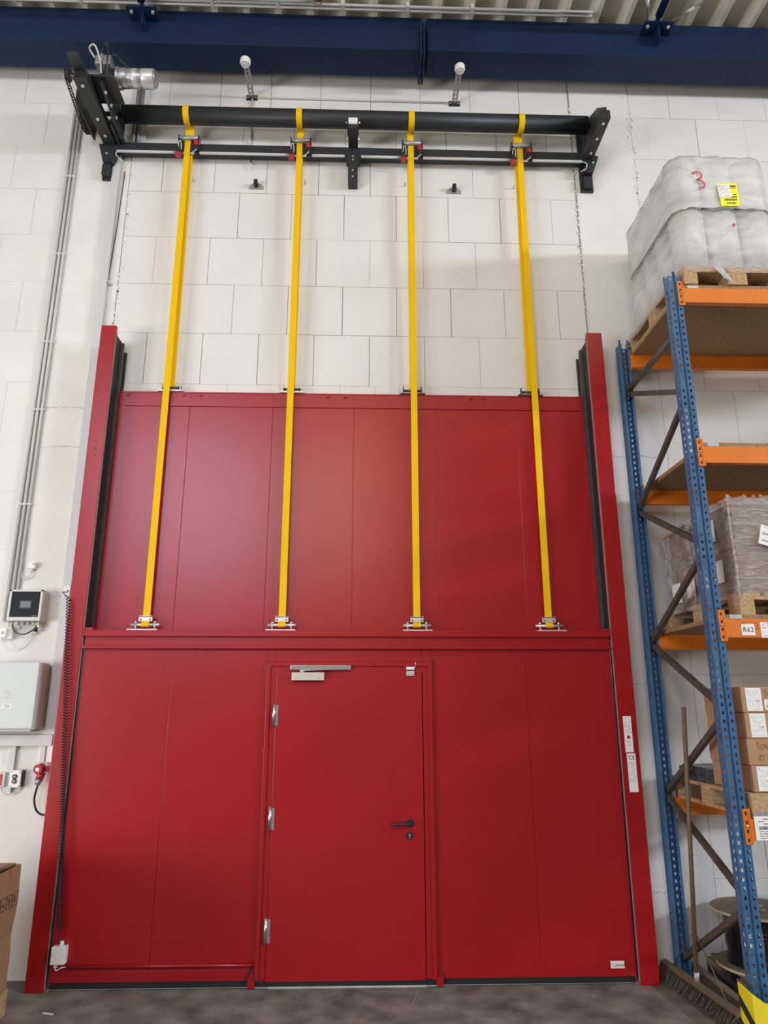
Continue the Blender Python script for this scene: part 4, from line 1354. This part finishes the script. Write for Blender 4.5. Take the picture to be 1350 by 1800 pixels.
def wrap_shell(x0, x1, y0, y1, z0, z1, rc, parent, m, seed, amp=0.006, nz=9, top_in=0.03, neck=None):
    rng = random.Random(seed)
    bm = B()
    loop = []
    for cx_, cy_, a0 in ((x1 - rc, y1 - rc, 0), (x0 + rc, y1 - rc, 90), (x0 + rc, y0 + rc, 180), (x1 - rc, y0 + rc, 270)):
        for k in range(9):
            a = math.radians(a0 + 90 * k / 8)
            loop.append((cx_ + rc * math.cos(a), cy_ + rc * math.sin(a), math.cos(a), math.sin(a)))
        # straight side subdivided
        nx = {0: (x0 + rc, y1), 90: (x0, y0 + rc), 180: (x1 - rc, y0), 270: (x1, y1 - rc)}[a0]
        px_, py_ = loop[-1][0], loop[-1][1]
        for k in range(1, 10):
            loop.append((px_ + (nx[0] - px_) * k / 10, py_ + (nx[1] - py_) * k / 10, loop[-1][2] if k > 1 else loop[-1][2], loop[-1][3]))
    rings = []
    for i in range(nz + 1):
        t_ = i / nz
        z = z0 + (z1 - z0) * t_
        ins = top_in * max(0, (t_ - 0.86) / 0.14) ** 2
        rings.append([bm.verts.new((x - nx_ * ins + rng.gauss(0, amp), y - ny_ * ins + rng.gauss(0, amp), z + rng.gauss(0, 0.004))) for x, y, nx_, ny_ in loop])
    n = len(loop)
    for a, b in zip(rings, rings[1:]):
        for k in range(n):
            f = bm.faces.new((a[k], a[(k + 1) % n], b[(k + 1) % n], b[k]))
            f.smooth = True
    f = bm.faces.new(rings[-1])
    return build('film_wrap', bm, m, parent)


wrap_shell(2.372, 3.164, -1.252, -0.212, ZL0 - 0.012, ZL1 + 0.004, 0.125, rl, 'film', 4, amp=0.0025)
wrap_shell(2.368, 3.160, -1.256, -0.215, ZL1 + 0.002, ZL2 + 0.012, 0.14, rl, 'filmmid', 9, amp=0.003, top_in=0.035)
# film skirt over the pallet edge and a loose tail
wrap_shell(2.362, 3.174, -1.270, -0.07, 4.985, 5.05, 0.03, rl, 'filmclear', 12, amp=0.003, nz=3, top_in=0.0)
bm = B()
for k in range(5):
    tube(bm, spline([(2.60 + 0.012 * k, -1.272, 5.02), (2.63 + 0.01 * k, -1.29, 4.96), (2.66 + 0.014 * k, -1.285, 4.92 - 0.008 * k)], 5), 0.005, 5)
build('film_tail', bm, 'filmmid', rl)
# red "3" drawn on the film
p = V((2.560, -1.262, 5.735))
stroke('red_number', [[(-0.035, 0.115), (0.0, 0.135), (0.035, 0.122), (0.040, 0.09), (0.012, 0.066), (0.0, 0.062), (0.035, 0.050), (0.058, 0.020), (0.045, -0.006), (0.010, -0.012)]], 0.011, p, UX, UZ, 'redink', rl, lift=0.006)
rng = random.Random(21)
yl = sheet('yellow_label', 'lemon', rl, V((2.795, -1.268, 5.665)), V((1, 0, 0.03)), V((-0.03, 0, 1)), 0.150, 0.205,
           [(0.62, 0.10, 0.30, 0.06), (0.62, 0.20, 0.28, 0.025), (0.72, 0.48, 0.16, 0.05), (0.62, 0.58, 0.28, 0.05)] + barcode(rng, 0.22, 0.88, 0.68, 0.09) + barcode(rng, 0.32, 0.78, 0.83, 0.08), 'ink')
sheet('white_label', 'paper', rl, V((2.762, -1.2705, 5.695)), V((1, 0, 0.03)), V((-0.03, 0, 1)), 0.095, 0.118,
      [(0.08, 0.06, 0.07, 0.06)] + rows_of_text(rng, 0.10, 0.9, 9, 0.08, 0.9, 0.018), 'ink')
cy('red_dot', 'redink', rl, (2.80, -1.262, 5.398), (2.80, -1.268, 5.398), 0.011, seg=16)

# ------------------------------------------------------------------ second level: wrapped brown cartons
pallet(2.47, -1.24, 2.450, 'wooden pallet under the wrapped brown cartons')
cl_ = thing('wrapped_carton_load', 'brown cartons wrapped in crinkled clear film with white labels', 'wrapped load', (2.87, -0.7, 2.59))
Z0 = 2.597
for yi, (ya, yb) in enumerate(((-1.225, -0.945), (-0.940, -0.655))):
    for zi in range(2):
        for xi in range(2):
            bx('carton', 'cardp', cl_, 2.505 + 0.36 * xi, 2.862 + 0.36 * xi, ya, yb, Z0 + 0.312 * zi, Z0 + 0.309 + 0.312 * zi, 0.004)
# open carton at the back
bm = B()
box(bm, 2.49, 2.502, -0.645, -0.245, Z0, 3.175)
box(bm, 3.06, 3.072, -0.645, -0.245, Z0, 3.175)
box(bm, 2.502, 3.06, -0.645, -0.633, Z0, 3.175)
box(bm, 2.502, 3.06, -0.257, -0.245, Z0, 3.175)
box(bm, 2.502, 3.06, -0.633, -0.257, Z0, Z0 + 0.01)
build('open_carton', bm, 'cardp', cl_)
bm = B()
obox(bm, (2.46, -0.45, 3.20), (0.035, 0, 0.028), (0, 0.19, 0), (0.002, 0, 0.003))
obox(bm, (2.63, -0.20, 3.215), (0.12, 0, 0.0), (0, 0.035, 0.035), (0, 0.002, -0.002))
build('carton_flap', bm, 'card', cl_)
wrap_shell(2.478, 3.25, -1.243, -0.640, Z0 - 0.05, 3.245, 0.02, cl_, 'filmclear', 31, amp=0.006, nz=14, top_in=0.02)
wrap_shell(2.462, 3.10, -0.650, -0.215, Z0 - 0.04, 3.225, 0.03, cl_, 'filmclear', 33, amp=0.012, nz=10, top_in=-0.015)
# bunched film on top and down the corner
bm = B()
rng = random.Random(8)
def ribbon(pts, nrm):
    prev = None
    for p_ in pts:
        o_ = nrm * rng.uniform(-0.006, 0.020)
        cur = [bm.verts.new(p_ + o_ * 0.3 - UZ * 0.05), bm.verts.new(p_ + o_ - UZ * 0.005), bm.verts.new(p_ - nrm * 0.02 + UZ * rng.uniform(-0.002, 0.034))]
        if prev:
            for q_ in range(2):
                bm.faces.new((prev[q_], cur[q_], cur[q_ + 1], prev[q_ + 1]))
        prev = cur


ribbon([V((2.476 + 0.022 * k, -1.245, 3.245)) for k in range(36)], -UY)
ribbon([V((2.476, -1.245 + 0.022 * k, 3.245)) for k in range(28)], -UX)
tube(bm, spline([(2.476, -1.244, 3.24), (2.474, -1.247, 3.0), (2.479, -1.246, 2.8), (2.476, -1.247, 2.56)], 6), 0.007, 6)
tube(bm, spline([(2.47, -0.66, 3.20), (2.463, -0.64, 3.05), (2.468, -0.66, 2.9), (2.466, -0.645, 2.62)], 6), 0.008, 6)
build('film_bunch', bm, 'filmclear', cl_)
rng = random.Random(41)
XS = 2.468
for (yy, zz, w_, h_) in ((-0.985, 3.06, 0.13, 0.155), (-1.03, 2.765, 0.15, 0.155), (-0.83, 2.745, 0.10, 0.13), (-0.60, 2.73, 0.13, 0.15), (-0.36, 2.72, 0.15, 0.15), (-0.80, 2.97, 0.09, 0.16)):
    sheet('carton_label', 'paper', cl_, V((XS - 0.006, yy, zz)), -UY, UZ, w_, h_, rows_of_text(rng, 0.1, 0.9, 6, 0.08, 0.9, 0.014), 'inkgrey')
sheet('shipping_label', 'paper', cl_, V((2.735, -1.262, 2.965)), V((1, 0, -0.28)), V((0.28, 0, 1)), 0.16, 0.135,
      rows_of_text(rng, 0.08, 0.25, 3, 0.08, 0.9, 0.02) + barcode(rng, 0.1, 0.6, 0.36, 0.13) + [(0.1, 0.74, 0.3, 0.08)], 'inkgrey')

# ------------------------------------------------------------------ first level: stacked cartons on a pallet
pallet(2.378, -1.2505, 1.216, 'wooden pallet under the stacked flat cartons')
NOTES = [None, '10433', '10', '104']
CZ = 1.362
for k in range(4):
    z0 = CZ + 0.158 * k
    x0 = 2.418 + (0.006, -0.004, 0.004, -0.002)[k]
    lab = ('lowest brown carton of the stack, with a white label', 'second brown carton of the stack, handwritten 10433 ZS 20', 'third brown carton of the stack, under the topmost one',
           'topmost brown carton of the stack on the rack')[k]
    t = thing('carton', lab, 'carton', (x0 + 0.3, -0.95, z0), 'stacked cartons on the rack')
    bx('body', 'card', t, x0, x0 + 0.60, -1.215, -0.70, z0 + 0.001, z0 + 0.157, 0.004)
    bx('tape', 'tape', t, x0 - 0.0006, x0 + 0.0, -0.985, -0.935, z0 + 0.01, z0 + 0.15)
    y = -1.2154
    rng = random.Random(50 + k)
    if k != 1:
        sheet('white_label', 'paper', t, V((x0 + 0.078, y, z0 + 0.080)), UX, UZ, 0.100, 0.142,
              [(0.1, 0.09, 0.07, 0.05), (0.55, 0.55, 0.05, 0.05), (0.72, 0.54, 0.12, 0.06)] + rows_of_text(rng, 0.12, 0.92, 12, 0.1, 0.9, 0.012), 'inkgrey')
        if k > 1:
            sheet('small_label', 'paper', t, V((x0 + 0.185, y, z0 + 0.048)), UX, UZ, 0.085, 0.062, rows_of_text(rng, 0.12, 0.3, 2, 0.05, 0.9, 0.06) + barcode(rng, 0.1, 0.5, 0.5, 0.3), 'inkgrey')
    D1 = lambda o: [[(o, 0.030), (o + 0.014, 0.045), (o + 0.010, 0.0)]]
    D0 = lambda o: [[(o + 0.010, 0.032), (o, 0.018), (o + 0.006, 0.002), (o + 0.018, 0.006), (o + 0.022, 0.024), (o + 0.010, 0.032)]]
    D4 = lambda o: [[(o + 0.004, 0.038), (o, 0.018), (o + 0.020, 0.016)], [(o + 0.015, 0.034), (o + 0.012, 0.0)]]
    D3 = lambda o: [[(o, 0.036), (o + 0.014, 0.036), (o + 0.006, 0.022), (o + 0.016, 0.012), (o + 0.002, 0.0)]]
    D2 = lambda o: [[(o, 0.030), (o + 0.010, 0.036), (o + 0.014, 0.026), (o, 0.004), (o + 0.018, 0.002)]]
    if k == 1:
        stroke('handwriting', D1(0) + D0(0.024) + D4(0.054) + D3(0.082) + D3(0.106) + D1(0.128), 0.0028, V((x0 + 0.055, y, z0 + 0.093)), UX, UZ, 'pencil', t)
        stroke('handwriting', [[(0, 0.030), (0.016, 0.031), (0, 0.004), (0.018, 0.004)], [(0.003, 0.018), (0.015, 0.018)], [(0.036, 0.032), (0.024, 0.026), (0.034, 0.014), (0.022, 0.004)]] + D2(0.052) + D0(0.076),
               0.0028, V((x0 + 0.065, y, z0 + 0.030)), UX, UZ, 'pencil', t)
    if k == 3:
        stroke('handwriting', D1(0) + D0(0.024) + D4(0.054), 0.0028, V((x0 + 0.145, y, z0 + 0.095)), UX, UZ, 'pencil', t)
    if k == 2:
        stroke('handwriting', D1(0) + D0(0.024), 0.0028, V((x0 + 0.145, y, z0 + 0.095)), UX, UZ, 'pencil', t)
# black foil pack behind them
p = thing('foil_pack', 'flat pack wrapped in shiny black foil behind the carton stack', 'pack', (2.56, -0.45, 1.362))
bm = B()
box(bm, 2.40, 2.80, -0.66, -0.22, 1.361, 1.455)
bmesh.ops.subdivide_edges(bm, edges=bm.edges, cuts=5, use_grid_fill=True)
rng = random.Random(77)
for v in bm.verts:
    v.co += V((rng.gauss(0, 0.004), rng.gauss(0, 0.004), 0 if v.co.z < 1.363 else rng.gauss(0, 0.004)))
build('foil', bm, 'greyfoam', p)
bm = B()
box(bm, 2.415, 2.79, -0.65, -0.24, 1.366, 1.44)
build('contents', bm, 'dark', p)

# ------------------------------------------------------------------ floor level: drums, planks, guard
pallet(2.52, -1.06, 0.0, 'worn pallet on the floor under the cable drums', 'woodold', 1.2, 1.0)


def drum(cx, cy_, z0, R, rb, hgt, lab, seed):
    t = thing('cable_drum', lab, 'cable drum', (cx, cy_, z0), 'cable drums under the rack')
    for z in (z0, z0 + hgt - 0.018):
        f = cy('flange', 'drumwood', t, (cx, cy_, z), (cx, cy_, z + 0.018), R, seg=48)
        bm = B()
        cyl(bm, (cx, cy_, z + 0.001), (cx, cy_, z + 0.017), R + 0.0015, seg=48, caps=False)
        build('flange_edge', bm, 'drumedge', f)
    rng = random.Random(seed)
    bm = B()
    rings = []
    for i in range(13):
        z = z0 + 0.018 + (hgt - 0.036) * i / 12
        rings.append([bm.verts.new((cx + (rb + rng.gauss(0, 0.004)) * math.cos(2 * math.pi * k / 40), cy_ + (rb + rng.gauss(0, 0.004)) * math.sin(2 * math.pi * k / 40), z)) for k in range(40)])
    for a, b in zip(rings, rings[1:]):
        for k in range(40):
            f = bm.faces.new((a[k], a[(k + 1) % 40], b[(k + 1) % 40], b[k]))
            f.smooth = True
    build('wound_cable', bm, 'drumfilm', t)
    for k in range(3):
        a = 0.7 + 2.1 * k
        cy('bolt_hole', 'drumedge', t, (cx + 0.07 * math.cos(a), cy_ + 0.07 * math.sin(a), z0 + hgt), (cx + 0.07 * math.cos(a), cy_ + 0.07 * math.sin(a), z0 + hgt + 0.004), 0.018, seg=12)
    return t


dt = drum(2.785, -0.345, 0.146, 0.298, 0.220, 0.362, 'wooden cable drum wrapped in black film with a white label', 3)
a = math.radians(232)
c = V((2.785 + 0.227 * math.cos(a), -0.345 + 0.227 * math.sin(a), 0.355))
rng = random.Random(90)
sheet('drum_label', 'paper', dt, c, V((-math.sin(a), math.cos(a), 0)), UZ, 0.125, 0.135, [(0.12, 0.80, 0.09, 0.08)] + rows_of_text(rng, 0.1, 0.9, 8, 0.1, 0.9, 0.02), 'ink')
drum(3.42, -0.62, 0.146, 0.30, 0.235, 0.50, 'taller black cable drum standing beside the labelled drum', 5)
# steel floor rail and planks along the frame foot
o = bx('timber_plank', 'woodold', None, 2.368, 2.420, -1.12, -0.10, 0.0, 0.10, 0.003)
tag(o, 'worn timber plank lying along the rack foot beside the drums', 'plank')
o = thing('floor_rail', 'dark steel channel rail lying between the plank and drum pallet', 'rail', (2.47, -0.65, 0))
for x0_, x1_, zz_ in ((2.435, 2.440, 0.075), (2.440, 2.500, 0.006), (2.500, 2.505, 0.075)):
    bx('channel_side', 'brace', o, x0_, x1_, -1.12, -0.13, 0.0, zz_)

g = thing('corner_guard', 'yellow steel corner guard with black stripes around the upright foot', 'guard', (2.28, -1.33, 0))
GX0, GX1, GY0, GY1, GH, CH = 2.185, 2.42, -1.40, -1.20, 0.328, 0.045
path = [V((GX0, GY1, 0)), V((GX0, GY0 + CH, 0)), V((GX0 + CH, GY0, 0)), V((GX1, GY0, 0))]
tops = [GH + 0.012, GH, GH - 0.030, GH - 0.030]
bm = B()
th_ = 0.006
for i in range(3):
    a, b = path[i], path[i + 1]
    n = (b - a).cross(UZ).normalized() * -th_
    q = [a, b, b + UZ * tops[i + 1], a + UZ * tops[i]]
    A_ = [bm.verts.new(k) for k in q]
    B_ = [bm.verts.new(k + n) for k in q]
    bm.faces.new(A_)
    bm.faces.new(list(reversed(B_)))
    for k in range(4):
        bm.faces.new((A_[k], A_[(k + 1) % 4], B_[(k + 1) % 4], B_[k]))
build('guard_plate', bm, 'hazard', g)
S = [0]
for a, b in zip(path, path[1:]):
    S.append(S[-1] + (b - a).length)


def stripe(z_start, slope, wdt):
    bm = B()
    for i in range(3):
        prev = None
        for k in range(9):
            f_ = k / 8
            p_ = path[i] + (path[i + 1] - path[i]) * f_
            nn = (path[i + 1] - path[i]).normalized().cross(UZ) * 0.0012
            s_ = S[i] + (S[i + 1] - S[i]) * f_
            top = tops[i] + (tops[i + 1] - tops[i]) * f_
            z1_ = z_start - slope * s_
            lo_, hi_ = max(0.0, z1_ - wdt), min(top, z1_)
            if hi_ < lo_: hi_ = lo_
            cur = (p_ + UZ * lo_ + nn, p_ + UZ * hi_ + nn)
            if prev and (cur[1] - cur[0]).length + (prev[1] - prev[0]).length > 0.004:
                bm.faces.new([bm.verts.new(q) for q in (prev[0], cur[0], cur[1], prev[1])])
            prev = cur
    build('black_stripe', bm, 'dark', g)


for z_ in (0.285, 0.155):
    stripe(z_, 0.62, 0.062)

# broom leaning on the frame bracing
br_ = thing('broom', 'wide broom with dark bristles leaning on the rack bracing', 'broom', (2.255, -0.48, 0))
HA, HB = V((2.205, -0.045, 0.080)), V((2.285, -0.98, 0.080))
hd_ = (HB - HA).normalized()
sx_ = hd_.cross(UZ)
bm = B()
obox(bm, (HA + HB) / 2 + UZ * 0.010, (HB - HA) / 2, sx_ * 0.024 - UZ * 0.006, UZ * 0.011 + sx_ * 0.003)
build('head', bm, 'broomwood', br_, 0.004)
bm = B()
rng = random.Random(6)
for i in range(76):
    for j in range(4):
        p_ = HA + (HB - HA) * ((i + 0.5) / 76) + sx_ * (0.016 * (j - 1.5)) + UZ * 0.0
        lean = hd_ * rng.uniform(-0.012, 0.030) + sx_ * (0.048 + 0.012 * (j - 1.5) + rng.uniform(-0.006, 0.006))
        e_ = V((p_.x, p_.y, 0.004)) + lean
        for q_ in range(2):
            cyl(bm, p_ + V((rng.uniform(-0.004, 0.004), rng.uniform(-0.004, 0.004), 0)), e_ + V((rng.uniform(-0.006, 0.006), rng.uniform(-0.008, 0.008), 0)), 0.0032, 0.0018, 4)
bs_ = build('bristles', bm, 'bristle', br_)
bs_['kind'] = 'stuff'
H0 = V((2.256, -0.47, 0.09))
H1 = W(1201.5, 1243, -0.70)
cy('handle', 'broomwood', br_, H0 - (H1 - H0).normalized() * 0.0, H1, 0.0155, seg=14)
cy('socket', 'galv', br_, H0, H0 + (H1 - H0).normalized() * 0.07, 0.018, seg=14)
hj = H0 + (H1 - H0) * 0.185
for e_ in (HA + (HB - HA) * 0.16, HA + (HB - HA) * 0.86):
    cy('stay', 'brace', br_, hj, e_ + UZ * 0.028, 0.004, seg=8)

# ------------------------------------------------------------------ big carton on a pallet at the wall
pallet(-3.03, -1.78, 0.0, 'wooden pallet under the tall open carton', 'wood')
t = thing('large_carton', 'tall brown open carton with tape and handling symbols standing on a pallet', 'carton', (-2.63, -1.2, 0.144))
CX1, CY1, CZ0, CZ1 = -2.232, -0.60, 0.1455, 0.872
CX0, CY0 = -3.02, -1.76
bm = B()
tk = 0.006
box(bm, CX1 - tk, CX1, CY0, CY1, CZ0, CZ1)
box(bm, CX0, CX0 + tk, CY0, CY1, CZ0, CZ1)
box(bm, CX0 + tk, CX1 - tk, CY1 - tk, CY1, CZ0, CZ1)
box(bm, CX0 + tk, CX1 - tk, CY0, CY0 + tk, CZ0, CZ1)
box(bm, CX0 + tk, CX1 - tk, CY0 + tk, CY1 - tk, CZ0, CZ0 + tk)
bmesh.ops.subdivide_edges(bm, edges=[e for e in bm.edges if e.calc_length() > 0.3], cuts=6, use_grid_fill=True)
for v in bm.verts:
    if v.co.x > CX1 - 0.02 and CZ0 + 0.05 < v.co.z < CZ1 - 0.05:
        v.co.x += 0.008 * math.sin(v.co.z * 9 + 1) + 0.005 * math.sin(v.co.z * 23)
build('body', bm, 'cardl', t)
bm = B()
obox(bm, (CX1 - 0.17, (CY0 + CY1) / 2 - 0.07, CZ1 + 0.020), (0.17, 0, 0.012), (0, 0.50, 0.0), (0, 0, 0.003))
obox(bm, (CX0 + 0.18, (CY0 + CY1) / 2, CZ1 + 0.014), (0.17, 0, 0.0), (0, 0.55, 0.0), (0, 0, 0.003))
build('flap', bm, 'cardl', t)
bm = B()
obox(bm, ((CX0 + CX1) / 2, CY1 - 0.13, CZ1 + 0.004), (0.36, 0, 0), (0, 0.13, 0), (0, 0, 0.003))
build('flap', bm, 'cardl', t)
for k in range(3):
    bx('red_print', 'redplast', t, CX1 - 0.25 + 0.03 * k, CX1 - 0.235 + 0.03 * k, -1.5, -0.95, CZ1 + 0.030 + 0.002 * k, CZ1 + 0.0335 + 0.002 * k)
xs = CX1 + 0.010
bx('tape', 'tape', t, CX1, CX1 + 0.0012, -1.7, -0.61, 0.800, 0.835)
bx('tape', 'tape', t, CX1, CX1 + 0.0016, -0.765, -0.735, 0.720, 0.872)
bm = B()
for z in (0.640, 0.715):
    box(bm, CX1 + 0.008, CX1 + 0.0125, -1.3, -0.605, z, z + 0.002)
for k in range(6):
    y = -0.66 - 0.075 * k
    box(bm, CX1 + 0.008, CX1 + 0.0125, y - 0.036, y - 0.034, 0.64, 0.715)
    if k % 3 == 0:
        box(bm, CX1 + 0.008, CX1 + 0.0128, y - 0.008, y + 0.008, 0.66, 0.70)
    elif k % 3 == 1:
        box(bm, CX1 + 0.008, CX1 + 0.0128, y - 0.004, y + 0.004, 0.655, 0.69)
        box(bm, CX1 + 0.008, CX1 + 0.0128, y - 0.014, y + 0.014, 0.688, 0.695)
    else:
        box(bm, CX1 + 0.008, CX1 + 0.0128, y - 0.014, y + 0.014, 0.665, 0.68)
build('handling_symbols', bm, 'pencil', t)
bx('shipping_label', 'paper', t, CX1 + 0.008, CX1 + 0.0125, -1.02, -0.90, 0.34, 0.47)
# scrap of paper on the floor
bm = B()
p = WZ(84, 1782, 0.003)
obox(bm, p, (0.035, -0.012, 0), (0.003, 0.008, 0), (0, 0, 0.0015))
tag(build('paper_scrap', bm, 'paper'), 'thin white paper scrap on the concrete in front of the gate post', 'scrap')
